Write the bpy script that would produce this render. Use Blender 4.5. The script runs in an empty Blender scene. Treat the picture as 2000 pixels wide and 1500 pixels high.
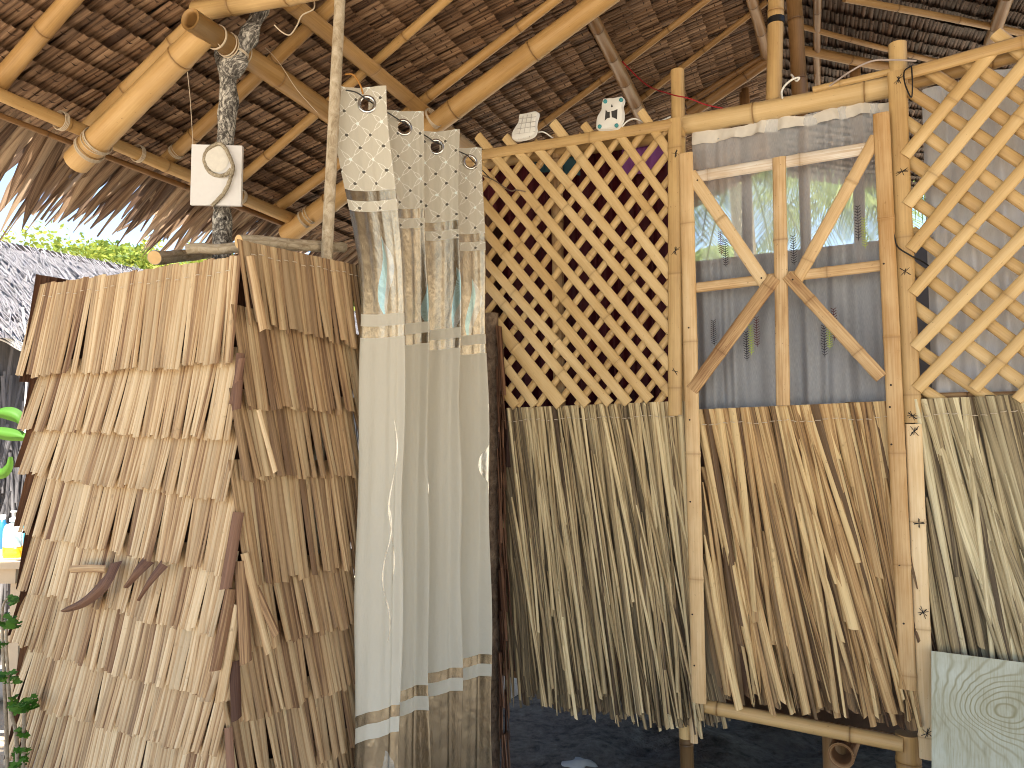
import bpy, bmesh, math, random
from mathutils import Vector as V, Matrix, noise as mnoise
random.seed(11)
R = math.radians
scene = bpy.context.scene
col = scene.collection

# ------------------------------------------------------------------ camera, sky, sun, exposure
F = 1475.0
PITCH = math.atan(90.0 / F)
CAM = V((0, 0, 1.5))
cam_d = bpy.data.cameras.new('camera')
cam_d.sensor_width = 36.0
cam_d.lens = 36.0 * F / 2000.0
cam_d.clip_start = 0.05
cam_d.clip_end = 2000
cam = bpy.data.objects.new('camera', cam_d)
cam.location = CAM
cam.rotation_euler = (math.pi / 2 + PITCH, 0, 0)
col.objects.link(cam)
scene.camera = cam

SUN_EL, SUN_AZ = 62.0, 172.0            # azimuth clockwise from +Y: the sun stands behind the camera
world = bpy.data.worlds.new('World')
scene.world = world
world.use_nodes = True
wn = world.node_tree
bg = wn.nodes['Background']
sky = wn.nodes.new('ShaderNodeTexSky')
sky.sky_type = 'NISHITA'
sky.sun_disc = False
sky.sun_elevation = R(SUN_EL)
sky.sun_rotation = R(SUN_AZ)
sky.air_density = 1.0
sky.dust_density = 0.5
sky.ozone_density = 1.0
wn.links.new(sky.outputs[0], bg.inputs[0])
bg.inputs[1].default_value = 0.095
sd = bpy.data.lights.new('sun', 'SUN')
sd.energy = 4.8
sd.angle = R(0.5)
sd.color = (1.0, 0.93, 0.81)
sun = bpy.data.objects.new('sun', sd)
sv = V((math.sin(R(SUN_AZ)) * math.cos(R(SUN_EL)), math.cos(R(SUN_AZ)) * math.cos(R(SUN_EL)), math.sin(R(SUN_EL))))
sun.rotation_euler = (-sv).to_track_quat('-Z', 'Y').to_euler()
col.objects.link(sun)
scene.view_settings.view_transform = 'Standard'
scene.view_settings.look = 'None'
scene.view_settings.gamma = 1
scene.view_settings.exposure = 2.15
scene.cycles.use_denoising = True
scene.cycles.filter_width = 1.0
scene.cycles.max_bounces = 10
scene.cycles.diffuse_bounces = 6
scene.cycles.transparent_max_bounces = 16

# ------------------------------------------------------------------ picture <-> place helpers
def ray(x, y):
    cx, cz = (x - 1000) / F, (750 - y) / F
    return V((cx, math.cos(PITCH) - cz * math.sin(PITCH), math.sin(PITCH) + cz * math.cos(PITCH)))
def px(x, y, t):
    d = ray(x, y)
    return CAM + d * (t / d.y)
def hit(x, y, P, n):
    d = ray(x, y)
    return CAM + d * ((P - CAM).dot(n) / d.dot(n))
class Frame:
    """a plane in the place: origin, across, up, outward"""
    def __init__(s, O, U, W, N):
        s.O, s.U, s.W, s.N = V(O), V(U).normalized(), V(W).normalized(), V(N).normalized()
    def p(s, u, v, n=0.0):
        return s.O + s.U * u + s.W * v + s.N * n
    def pt(s, x, y, n=0.0):
        return hit(x, y, s.O + s.N * n, s.N)
    def uv(s, x, y, n=0.0):
        q = s.pt(x, y, n) - s.O
        a, b, c = s.U, s.W, q
        ab = a.dot(b); d = 1 - ab * ab
        return ((c.dot(a) - c.dot(b) * ab) / d, (c.dot(b) - c.dot(a) * ab) / d)

Wd = V((-.866, .5, 0)); Pd = V((.5, .866, 0)); Z = V((0, 0, 1))
WALL = Frame((-.084, 3.087, 1.5), -Wd, Z, -Pd)            # the hut's bamboo wall
STF = Frame((-.716, 1.993, 1.5), Wd, Z, -Pd)              # stall, front
STS = Frame((-.716, 1.993, 1.5), Pd, Z, -Wd)              # stall, side wall and curtain
rA = V((.377, .926, 0)).normalized()
sA = V((.866, -.5, .406)).normalized()
nA = rA.cross(sA).normalized()                             # points down, into the room
RA = Frame((-1.519, 3.2, 2.645), rA, sA, nA)
bB = V((.949, .315, 0)).normalized()
RIDGE = 2.69

# ------------------------------------------------------------------ object helpers
def tag(o, label=None, cat=None, group=None, kind=None):
    if label: o['label'] = label
    if cat: o['category'] = cat
    if group: o['group'] = group
    if kind: o['kind'] = kind
    return o
def empty(name, loc, label, cat, group=None):
    o = bpy.data.objects.new(name, None)
    o.empty_display_size = .1
    o.location = loc
    col.objects.link(o)
    return tag(o, label, cat, group)
class MB:
    def __init__(s):
        s.v, s.f, s.uv, s.c, s.m = [], [], [], [], []
        s.mi = 0
    def vert(s, p, uv=(0, 0), c=(0, 0, 0)):
        s.v.append(tuple(p)); s.uv.append(uv); s.c.append(c)
        return len(s.v) - 1
    def face(s, *i):
        s.f.append(i); s.m.append(s.mi)
    def grid(s, rows, closed=False):
        for a, b in zip(rows[:-1], rows[1:]):
            n = len(a)
            for k in range(n if closed else n - 1):
                s.face(a[k], a[(k + 1) % n], b[(k + 1) % n], b[k])
    def box(s, O, X, Y, Zv, c=(.5, 0, 0)):
        O, X, Y, Zv = V(O), V(X), V(Y), V(Zv)
        q = [O, O + X, O + X + Y, O + Y, O + Zv, O + X + Zv, O + X + Y + Zv, O + Y + Zv]
        lx, ly, lz = X.length, Y.length, Zv.length
        for ids, (a, b) in (((3, 2, 1, 0), (lx, ly)), ((4, 5, 6, 7), (lx, ly)), ((0, 1, 5, 4), (lx, lz)), ((1, 2, 6, 5), (ly, lz)), ((2, 3, 7, 6), (lx, lz)), ((3, 0, 4, 7), (ly, lz))):
            uvs = ((0, 0), (a, 0), (a, b), (0, b))
            s.face(*[s.vert(q[i], uvs[k], c) for k, i in enumerate(ids)])
    def build(s, name, mat, parent=None, smooth=True, **kw):
        me = bpy.data.meshes.new(name)
        me.from_pydata(s.v, [], s.f)
        if smooth:
            me.polygons.foreach_set('use_smooth', [True] * len(s.f))
        ul = me.uv_layers.new(name='UVMap')
        li = [0] * len(me.loops)
        me.loops.foreach_get('vertex_index', li)
        flat = []
        for i in li: flat.extend(s.uv[i])
        ul.data.foreach_set('uv', flat)
        ca = me.color_attributes.new('tint', 'FLOAT_COLOR', 'POINT')
        flat = []
        for c in s.c: flat.extend((c[0], c[1], c[2], 1))
        ca.data.foreach_set('color', flat)
        for m in (mat if isinstance(mat, (list, tuple)) else [mat]):
            me.materials.append(m)
        if isinstance(mat, (list, tuple)):
            me.polygons.foreach_set('material_index', s.m)
        me.update()
        o = bpy.data.objects.new(name, me)
        col.objects.link(o)
        if parent is not None:
            o.parent = parent
            o.matrix_parent_inverse = Matrix.Translation(-world_loc(parent))
        return tag(o, **kw)
def world_loc(o):
    return V((0, 0, 0)) if o.type != 'EMPTY' else V(o.location)

def perp(d, hint=Z):
    d = d.normalized()
    if abs(d.dot(hint)) > .95: hint = V((1, 0, 0))
    a = d.cross(hint).normalized()
    return a, d.cross(a).normalized()

# ------------------------------------------------------------------ material helpers
class S:
    """a socket with arithmetic"""
    def __init__(s, nt, k): s.nt, s.k = nt, k
    def op(s, o, b=None, c=None):
        n = s.nt.nodes.new('ShaderNodeMath'); n.operation = o
        for i, q in enumerate((s, b, c)):
            if q is None: continue
            if isinstance(q, S): s.nt.links.new(q.k, n.inputs[i])
            else: n.inputs[i].default_value = q
        return S(s.nt, n.outputs[0])
    def __add__(s, b): return s.op('ADD', b)
    def __sub__(s, b): return s.op('SUBTRACT', b)
    def __mul__(s, b): return s.op('MULTIPLY', b)
    def __truediv__(s, b): return s.op('DIVIDE', b)
    def lt(s, b): return s.op('LESS_THAN', b)
    def gt(s, b): return s.op('GREATER_THAN', b)
    def abs(s): return s.op('ABSOLUTE')
    def sin(s): return s.op('SINE')
    def frac(s): return s.op('FRACT')
    def mx(s, b): return s.op('MAXIMUM', b)
    def mn(s, b): return s.op('MINIMUM', b)
    def step(s, a, b):
        n = s.nt.nodes.new('ShaderNodeMapRange'); n.clamp = True; n.interpolation_type = 'SMOOTHSTEP'
        s.nt.links.new(s.k, n.inputs[0]); n.inputs[1].default_value = a; n.inputs[2].default_value = b
        return S(s.nt, n.outputs[0])
class M:
    def __init__(s, name):
        s.mat = bpy.data.materials.new(name); s.mat.use_nodes = True
        s.nt = s.mat.node_tree
        s.b = s.nt.nodes['Principled BSDF']
        s.out = s.nt.nodes['Material Output']
    def n(s, t): return s.nt.nodes.new('ShaderNode' + t)
    def link(s, a, b): s.nt.links.new(a.k if isinstance(a, S) else a, b)
    def uv(s):
        n = s.n('UVMap'); n.uv_map = 'UVMap'
        sp = s.n('SeparateXYZ'); s.link(n.outputs[0], sp.inputs[0])
        return S(s.nt, sp.outputs[0]), S(s.nt, sp.outputs[1])
    def tint(s):
        n = s.n('Attribute'); n.attribute_name = 'tint'
        sp = s.n('SeparateXYZ'); s.link(n.outputs['Vector'], sp.inputs[0])
        return [S(s.nt, sp.outputs[i]) for i in range(3)]
    def vec(s, a, b, c=0.0):
        n = s.n('CombineXYZ')
        for i, q in enumerate((a, b, c)):
            if isinstance(q, S): s.link(q, n.inputs[i])
            else: n.inputs[i].default_value = q
        return n.outputs[0]
    def pos(s, k=1.0):
        n = s.n('NewGeometry')
        m = s.n('VectorMath'); m.operation = 'SCALE'; m.inputs[3].default_value = k
        s.link(n.outputs['Position'], m.inputs[0])
        return m.outputs[0]
    def noise(s, vec, scale=1.0, detail=3, rough=.55, dist=0.0):
        n = s.n('TexNoise'); n.inputs['Scale'].default_value = scale; n.inputs['Detail'].default_value = detail
        n.inputs['Roughness'].default_value = rough; n.inputs['Distortion'].default_value = dist
        s.link(vec, n.inputs['Vector'])
        return S(s.nt, n.outputs[0])
    def ramp(s, f, stops):
        n = s.n('ValToRGB'); e = n.color_ramp.elements
        while len(e) < len(stops): e.new(.5)
        for k, (p, c) in enumerate(stops):
            e[k].position = p; e[k].color = (*c, 1)
        s.link(f, n.inputs[0])
        return n.outputs[0]
    def mix(s, f, a, b, mode='MIX'):
        n = s.n('Mix'); n.data_type = 'RGBA'; n.blend_type = mode
        for i, q in ((0, f), (6, a), (7, b)):
            if isinstance(q, S): s.link(q, n.inputs[i])
            elif isinstance(q, (int, float)): n.inputs[i].default_value = q
            elif isinstance(q, tuple): n.inputs[i].default_value = (*q, 1)
            else: s.link(q, n.inputs[i])
        return n.outputs[2]
    def bump(s, h, strength=.3, dist=.002):
        n = s.n('Bump'); n.inputs['Strength'].default_value = strength; n.inputs['Distance'].default_value = dist
        s.link(h, n.inputs['Height']); s.link(n.outputs[0], s.b.inputs['Normal'])
    def done(s, color=None, rough=.7, spec=.3, metal=0.0):
        if color is not None:
            if isinstance(color, tuple): s.b.inputs['Base Color'].default_value = (*color, 1)
            else: s.link(color, s.b.inputs['Base Color'])
        for k, v in (('Roughness', rough), ('Specular IOR Level', spec), ('Metallic', metal)):
            if isinstance(v, S): s.link(v, s.b.inputs[k])
            else: s.b.inputs[k].default_value = v
        return s.mat

def leaf_mat(name, dark, mid, light, rough=.62, trans=0.0, spec=.3):
    m = M(name)
    u, v = m.uv(); t, g, b2 = m.tint()
    fib = m.noise(m.vec(u * 230.0, v * 4.0), 1, 3, .65)
    coarse = m.noise(m.vec(u * 70.0, v * 2.0), 1, 2, .5)
    blot = m.noise(m.vec(u * 30.0, v * 22.0, 3.3), 1, 4, .7)
    f = t * .62 + fib * .85 + coarse * .30 - .42
    c = m.ramp(f, [(.20, dark), (.46, mid), (.74, light)])
    c = m.mix(blot.step(.62, .74) * .55, c, tuple(k * .42 for k in mid))
    c = m.mix(g, c, tuple(k * .8 for k in dark))
    c = m.mix(b2 * .5, c, (mid[0] * .72, mid[1] * .80, mid[2] * .92))
    m.bump(fib + coarse, .8, .003)
    mat = m.done(c, rough, spec)
    if trans:
        tr = m.n('BsdfTranslucent'); m.link(c, tr.inputs[0])
        mx = m.n('MixShader'); mx.inputs[0].default_value = trans
        m.link(m.b.outputs[0], mx.inputs[1]); m.link(tr.outputs[0], mx.inputs[2]); m.link(mx.outputs[0], m.out.inputs[0])
    return mat
def bamboo_mat(name, dark, mid, light, rough=.42, stain=.6, grain=.55):
    m = M(name)
    u, v = m.uv(); t, g, b2 = m.tint()
    fib = m.noise(m.vec(u * 200.0, v * 3.0), 1, 4, .65)
    cloud = m.noise(m.vec(u * 16.0, v * 5.0, 1.7), 1, 3, .6)
    spot = m.noise(m.vec(u * 120.0, v * 60.0), 1, 3, .7)
    f = t * .45 + fib * grain + cloud * (.25 + grain * .66) - (grain * .83 - .13)
    c = m.ramp(f, [(.12, dark), (.5, mid), (.88, light)])
    c = m.mix(spot.step(.64, .74) * stain, c, (dark[0] * .45, dark[1] * .4, dark[2] * .35))
    c = m.mix(g * .85, c, (dark[0] * .55, dark[1] * .48, dark[2] * .4))
    m.bump(fib, .25, .001)
    return m.done(c, rough, .35)
def plain(name, color, rough=.6, spec=.3, metal=0.0, var=.15, scale=30):
    m = M(name)
    nz = m.noise(m.pos(), scale, 4, .6)
    c = m.mix(nz, tuple(k * (1 - var) for k in color), tuple(min(1, k * (1 + var)) for k in color))
    return m.done(c, rough, spec, metal)

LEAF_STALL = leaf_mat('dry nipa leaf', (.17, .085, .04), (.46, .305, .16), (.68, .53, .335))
LEAF_SIDE = leaf_mat('dry nipa leaf, olive', (.14, .07, .035), (.40, .255, .13), (.60, .46, .275))  # stall leaf, browner, with the side wall's shade put into its colour
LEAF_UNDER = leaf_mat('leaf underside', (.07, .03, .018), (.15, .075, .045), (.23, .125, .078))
LEAF_WALL = leaf_mat('grey straw leaf', (.06, .036, .02), (.37, .27, .14), (.70, .575, .345))
LEAF_DOOR = leaf_mat('orange straw leaf', (.07, .034, .018), (.44, .27, .12), (.73, .55, .29))
LEAF_PALE = leaf_mat('pale green straw leaf', (.07, .045, .027), (.38, .30, .17), (.70, .62, .41))
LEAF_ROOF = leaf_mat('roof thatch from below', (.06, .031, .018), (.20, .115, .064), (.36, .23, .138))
LEAF_SHADED = leaf_mat('shade-darkened thatch', (.035, .018, .011), (.085, .047, .03), (.16, .095, .062))  # back slope thatch, the dim roof's shade painted as darker brown
LEAF_EAVE = leaf_mat('eave thatch', (.10, .055, .035), (.36, .24, .15), (.58, .43, .29), trans=.32)
LEAF_GREY = leaf_mat('weathered grey thatch', (.10, .095, .10), (.165, .155, .16), (.25, .24, .245))
BAM = bamboo_mat('bamboo', (.36, .215, .085), (.57, .395, .18), (.72, .555, .31))
BAM_ROOF = bamboo_mat('roof bamboo', (.30, .17, .06), (.48, .295, .115), (.60, .41, .19))
BAM_DARK = bamboo_mat('dark bamboo', (.12, .06, .025), (.23, .125, .05), (.34, .20, .09))  # bamboo in a darker brown
BAM_BROWN = bamboo_mat('brown roof bamboo', (.17, .09, .03), (.34, .20, .08), (.47, .30, .13))
BAM_PALE = bamboo_mat('bleached split bamboo', (.42, .24, .09), (.64, .46, .25), (.78, .63, .41), rough=.5, grain=.65)
BAM_WORN = bamboo_mat('worn inner bamboo', (.19, .085, .035), (.50, .33, .165), (.70, .54, .34), rough=.65, stain=1.0, grain=1.05)
BAM_WHITE = bamboo_mat('whitewashed bamboo', (.44, .28, .13), (.76, .72, .66), (.84, .82, .79), rough=.6, stain=1.0, grain=.7)

# ------------------------------------------------------------------ shape helpers
def bamboo(name, p0, p1, r, parent, mat=BAM, r1=None, node=.27, seg=14, bend=.004, hollow=(False, False), ph=None, **kw):
    p0, p1 = V(p0), V(p1)
    r1 = r if r1 is None else r1
    L = (p1 - p0).length; d = (p1 - p0) / L
    a, b = perp(d)
    ph = random.random() * node if ph is None else ph
    st = [(0, 1, 0)]
    q = ph
    while q < L - .015:
        if q > .02:
            st += [(q - .012, 1.0, .12), (q - .005, 1.07, .35), (q - .0015, 1.05, .75), (q, .965, 1.0), (q + .0015, 1.04, .7), (q + .006, 1.055, .3), (q + .016, 1.0, .06)]
            if node > .14: st += [(q + node * .5, .975, 0)]
        q += node * random.uniform(.88, 1.12)
    st += [(L, 1, 0)]
    st = sorted([x for x in st if 0 <= x[0] <= L])
    mb = MB(); t = random.random(); uo = random.random() * 9; vo = random.random() * 20
    bx, by = random.uniform(-bend, bend) * L, random.uniform(-bend, bend) * L
    rows = []
    for (q, k, g) in st:
        f = q / L; rr = (r + (r1 - r) * f) * k
        c = p0 + d * q + (a * bx + b * by) * math.sin(math.pi * f)
        rows.append([mb.vert(c + (a * math.cos(2 * math.pi * j / seg) + b * math.sin(2 * math.pi * j / seg)) * rr, (uo + 2 * math.pi * r * j / seg, vo + q), (t, g, 0)) for j in range(seg)])
    mb.grid(rows, True)
    for e, (row, c, sgn, rr) in enumerate(((rows[0], p0, 1, r), (rows[-1], p1, -1, r1))):
        if hollow[e]:
            prev = row
            for (ri, dep, g) in ((.80, 0, .1), (.72, .015, .7), (.70, .09, 1)):  # shade inside the hollow painted as a tint darkening with depth
                nr = [mb.vert(c + d * sgn * dep + (a * math.cos(2 * math.pi * j / seg) + b * math.sin(2 * math.pi * j / seg)) * rr * ri, (uo, vo), (t * .5, g, 0)) for j in range(seg)]
                mb.grid([prev, nr], True); prev = nr
            mb.face(*prev)
        else:
            nr = [mb.vert(mb.v[i], (uo + .01 * j, vo), (t, .25, 0)) for j, i in enumerate(row)]
            mb.face(*nr)
    return mb.build(name, mat, parent, **kw)

def split(name, p0, p1, w, nrm, parent, mat=BAM, th=.012, arch=.42, node=.25, tint=None, sub=None, w1=None, **kw):
    """a split bamboo lath: rounded face towards nrm, flat back"""
    p0, p1 = V(p0), V(p1); L = (p1 - p0).length; d = (p1 - p0) / L
    nrm = (V(nrm) - d * V(nrm).dot(d)).normalized()
    a = d.cross(nrm).normalized()
    w1 = w if w1 is None else w1
    t = random.random() if tint is None else tint
    mb = MB(); uo = random.random() * 9; vo = random.random() * 20
    st = [(0, 0, 0)]; q = random.random() * node
    while q < L - .02:
        if q > .02: st += [(q - .012, 0, .05), (q - .004, .0016, .22), (q, .0006, .60), (q + .004, .0014, .2), (q + .014, 0, .05)]
        q += node * random.uniform(.85, 1.15)
    k = 0.06
    while k < L - .02:
        st.append((k, random.uniform(-.0006, .0006), 0)); k += random.uniform(.09, .16)
    st.append((L, 0, 0)); st.sort()
    rows = []
    prof = [(-.5, 0), (-.5, .55), (-.36, .86), (0, 1.0), (.36, .86), (.5, .55), (.5, 0)]
    for (q, bu, g) in st:
        f = q / L; ww = (w + (w1 - w) * f) + bu * 2 + random.uniform(-.0003, .0003)
        c = p0 + d * q
        rows.append([mb.vert(c + a * (x * ww) + nrm * ((th + bu) * (.55 + (y - .55) * arch * 2.2) if y > 0 else 0), (uo + x * w, vo + q), (t, g, 0)) for (x, y) in prof])
    mb.grid(rows)
    for row in (rows[0], rows[-1]):
        mb.face(*[mb.vert(mb.v[i], (uo + .002 * j, vo), (t, .2, 0)) for j, i in enumerate(row)])
    for r0, r1_ in zip(rows[:-1], rows[1:]): mb.face(r0[0], r0[-1], r1_[-1], r1_[0])
    return mb.build(name, mat, parent, **kw)

def tube(mb, pts, rad, seg=8, jitter=0.0, c=(.5, 0, 0), cap=True, jf=14.0):
    pts = [V(p) for p in pts]; rows = []; q = 0.0
    prev_a = None
    for i, p in enumerate(pts):
        d = (pts[min(i + 1, len(pts) - 1)] - pts[max(i - 1, 0)]).normalized()
        if prev_a is None: a, b = perp(d)
        else:
            a = (prev_a - d * prev_a.dot(d)).normalized(); b = d.cross(a)
        prev_a = a
        r = rad[i] if isinstance(rad, (list, tuple)) else rad
        if i: q += (p - pts[i - 1]).length
        row = []
        for j in range(seg):
            an = 2 * math.pi * j / seg
            dirv = a * math.cos(an) + b * math.sin(an)
            rr = r
            if jitter: rr *= 1 + jitter * mnoise.noise((p + dirv * r) * jf)
            row.append(mb.vert(p + dirv * rr, (r * an, q), c))
        rows.append(row)
    mb.grid(rows, True)
    if cap:
        mb.face(*[mb.vert(mb.v[i], (0, 0), c) for i in rows[0]]); mb.face(*[mb.vert(mb.v[i], (0, 0), c) for i in rows[-1]])
def smooth_path(pts, n=8):
    pts = [V(p) for p in pts]; out = []
    for i in range(len(pts) - 1):
        p0, p1, p2, p3 = pts[max(i - 1, 0)], pts[i], pts[i + 1], pts[min(i + 2, len(pts) - 1)]
        for k in range(n):
            t = k / n
            out.append(.5 * ((2 * p1) + (p2 - p0) * t + (2 * p0 - 5 * p1 + 4 * p2 - p3) * t * t + (3 * p1 - p0 - 3 * p2 + p3) * t ** 3))
    return out + [pts[-1]]
def cord(name, pts, r, mat, parent=None, n=8, seg=6, **kw):
    mb = MB(); tube(mb, smooth_path(pts, n), r, seg)
    return mb.build(name, mat, parent, **kw)
def log(mb, p0, p1, r0, r1, n=18, seg=14, wob=.006, jitter=.12, c=(.5, 0, 0)):
    p0, p1 = V(p0), V(p1); pts = []; s = random.random() * 50
    for i in range(n + 1):
        f = i / n
        pts.append(p0.lerp(p1, f) + V((mnoise.noise((s, f * 3, 0)), mnoise.noise((s, f * 3, 7)), mnoise.noise((s, f * 3, 13)))) * wob)
    tube(mb, pts, [r0 + (r1 - r0) * i / n for i in range(n + 1)], seg, jitter, c)

def leaf(mb, base, d, a, nrm, L, W, t, fold=.25, taper=1.0, curl=0.0, sway=0.0, n=4, tip=None, under=0.0, b2=0.0, cut=0.0, twist=0.0, head=0.0):
    """one leaf strip: folded along its middle, hanging along d"""
    base, d, a, nrm = V(base), V(d).normalized(), V(a).normalized(), V(nrm).normalized()
    uo, vo = random.random() * 9, random.random() * 30
    rows = []
    xs = (-.5, -.22, .08, .38, .5) if W > .011 else (-.5, 0, .5)
    for i in range(n + 1):
        f = i / n
        w = W * (1 + (taper - 1) * f)
        if tip is not None and f > tip: w *= max(.04, 1 - (f - tip) / (1 - tip))
        if head and f < head: w *= .25 + .75 * f / head
        c = base + d * (L * f) + nrm * (curl * f * f) + a * (sway * f * f)
        tw = twist * f
        aa = a * math.cos(tw) + nrm * math.sin(tw); nn = nrm * math.cos(tw) - a * math.sin(tw)
        row = []
        for x in xs:
            h = fold * W * (1 - (abs(x) * 2) ** 1.6)
            extra = d * (cut * x * W) if i == n else V((0, 0, 0))
            row.append(mb.vert(c + aa * (x * w) + nn * h + extra, (uo + x * W, vo + L * f), (t - (.30 if abs(x) > .45 else (-.06 if -.3 < x < .1 else .05)), under * (1 if f > .85 else .2), b2)))
        rows.append(row)
    mb.grid(rows)
def leaf2(mb, base, d, a, nrm, L, W, t, **k):
    """a leaf folded over its stick: two blades side by side"""
    a = V(a).normalized(); f = random.uniform(.4, .6); t2 = random.gauss(0, .10); d = V(d).normalized()
    for (x, w, dt, lr) in ((-.5 + f / 2, f, t2, random.uniform(-.005, .004)), (f / 2, 1 - f, -t2, random.uniform(-.005, .004))):
        kk = dict(k); kk['fold'] = random.uniform(.22, .42)
        leaf(mb, V(base) + a * (x * W), d + a * random.gauss(0, .005), a, nrm, L + lr, W * w * random.uniform(1.06, 1.2), min(1, max(0, t + dt)), **kk)
def torus(mb, c, axis, R_, r, seg=28, ts=8, col_=(.5, 0, 0), squash=1.0):
    a, b = perp(V(axis)); ax = V(axis).normalized(); rows = []
    for i in range(seg):
        an = 2 * math.pi * i / seg; dv = a * math.cos(an) + b * math.sin(an)
        rows.append([mb.vert(V(c) + dv * (R_ + r * math.cos(2 * math.pi * j / ts)) + ax * (r * squash * math.sin(2 * math.pi * j / ts)), (i / seg, j / ts), col_) for j in range(ts)])
    mb.grid(rows + [rows[0]], True)

# ------------------------------------------------------------------ other materials
def sand_mat():
    m = M('sand')
    n1 = m.noise(m.pos(), 1.3, 5, .6); n2 = m.noise(m.pos(), 40, 5, .7); n3 = m.noise(m.pos(), 7, 4, .65)
    c = m.ramp(n1 * .5 + n2 * .3 + n3 * .3, [(.25, (.28, .225, .16)), (.55, (.56, .465, .345)), (.8, (.68, .585, .45))])
    m.bump(n2 + n3 * 2.0, .8, .02)
    return m.done(c, .9, .15)
SAND = sand_mat()
def bark_mat(name, a, b, c3, sc=60, lo=.42, hi=.58):
    m = M(name); u, v = m.uv()
    n1 = m.noise(m.vec(u * 1.0, v * .6), sc, 5, .7, .6); n2 = m.noise(m.vec(u * 1.0, v * .5, 5.0), sc * .25, 3, .6)
    c = m.ramp(n1 * .7 + n2 * .3, [(lo - .08, a), ((lo + hi) / 2, b), (hi + .06, c3)])
    m.bump(n1, .8, .004)
    return m.done(c, .8, .2)
BARK_FORK = bark_mat('black and white bark', (.014, .013, .013), (.14, .13, .12), (.62, .60, .55), 110, .44, .53)
BARK_POLE = bark_mat('pale peeled bark', (.20, .15, .09), (.44, .37, .27), (.58, .52, .42), 45)
BARK_DARK = bark_mat('rough brown bark', (.06, .04, .03), (.17, .12, .085), (.28, .21, .15), 55)
CUT = plain('cut wood', (.62, .42, .20), .7, var=.2)
TWINE = plain('pale twine', (.55, .47, .36), .8, var=.2, scale=200)
BLACK = plain('black plastic', (.012, .012, .013), .5)
NAIL = plain('rusty nail', (.03, .02, .016), .6, metal=.3)
WHITE_P = plain('white plastic', (.74, .75, .73), .4, .5, var=.03)
TEAL = plain('teal rubber', (.06, .28, .32), .5)
RED_W = plain('red wire', (.30, .012, .02), .4)
DARKGREY = plain('dark grey metal', (.05, .05, .05), .45)
STEEL = plain('chrome ring', (.62, .62, .62), .22, .5, 1.0, .05)

# ================================================================== THE SETTING
mb = MB()
nG = 60
rows = []
for i in range(nG + 1):
    row = []
    for j in range(nG + 1):
        fx, fy = (i / nG - .5) * 2, (j / nG - .5) * 2
        x = math.copysign(abs(fx) ** 2.6, fx) * 400; y = math.copysign(abs(fy) ** 2.6, fy) * 400 + 3
        z = .03 * mnoise.noise((x * .7, y * .7, 0)) + .012 * mnoise.noise((x * 3, y * 3, 4))
        row.append(mb.vert((x, y, z), (x, y)))
    rows.append(row)
mb.grid(rows)
mb.build('ground', SAND, kind='structure')

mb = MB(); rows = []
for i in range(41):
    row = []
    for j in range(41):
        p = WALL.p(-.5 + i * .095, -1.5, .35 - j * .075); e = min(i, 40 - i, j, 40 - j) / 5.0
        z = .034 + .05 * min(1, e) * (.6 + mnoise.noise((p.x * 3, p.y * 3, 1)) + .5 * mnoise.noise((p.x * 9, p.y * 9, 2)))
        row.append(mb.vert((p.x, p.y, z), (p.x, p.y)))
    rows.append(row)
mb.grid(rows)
m_ = M('shade-darkened soil'); a_ = m_.noise(m_.pos(), 25, 5, .7); b_ = m_.noise(m_.pos(), 6, 4, .6, 1.0)  # sand under the hut, its shade put into this darker colour
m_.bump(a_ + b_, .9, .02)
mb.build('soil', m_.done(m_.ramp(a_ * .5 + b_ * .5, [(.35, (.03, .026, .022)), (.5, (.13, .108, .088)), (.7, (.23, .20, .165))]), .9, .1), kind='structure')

# hill and wood behind
def hill_z(x, y):
    d = max(0.0, (y - 34) / 46.0)
    side = 1 / (1 + math.exp((x + 12) / 7.0))
    return 18.3 * min(1.25, d) * (.35 + .65 * side) * (1 + .16 * mnoise.noise((x * .045, y * .05, 2))) - .3
mb = MB(); rows = []
for i in range(61):
    row = []
    for j in range(31):
        x, y = -130 + i * 4.2, 32 + j * 4.0
        row.append(mb.vert((x, y, hill_z(x, y)), (x, y)))
    rows.append(row)
mb.grid(rows)
HILL = plain('hill scrub soil', (.07, .10, .03), .9, .1, var=.5, scale=.6)
mb.build('hill', HILL, kind='structure')
def foliage_mat(name, a, b, c3, trans=.35):
    m = M(name); t, g, b2 = m.tint()
    c = m.ramp(t, [(.05, a), (.5, b), (.95, c3)])
    mat = m.done(c, .55, .25)
    tr = m.n('BsdfTranslucent'); m.link(m.mix(.5, c, c3), tr.inputs[0])
    mx = m.n('MixShader'); mx.inputs[0].default_value = trans
    m.link(m.b.outputs[0], mx.inputs[1]); m.link(tr.outputs[0], mx.inputs[2]); m.link(mx.outputs[0], m.out.inputs[0])
    return mat
WOODS = foliage_mat('hillside foliage', (.10, .16, .02), (.27, .32, .045), (.46, .46, .10))
GREEN = foliage_mat('fresh green leaf', (.03, .10, .012), (.07, .19, .02), (.15, .30, .05))
PALM = foliage_mat('palm leaf', (.06, .11, .03), (.14, .21, .06), (.30, .36, .14), .5)
rnd = random.Random(5)
mb = MB()
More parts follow.
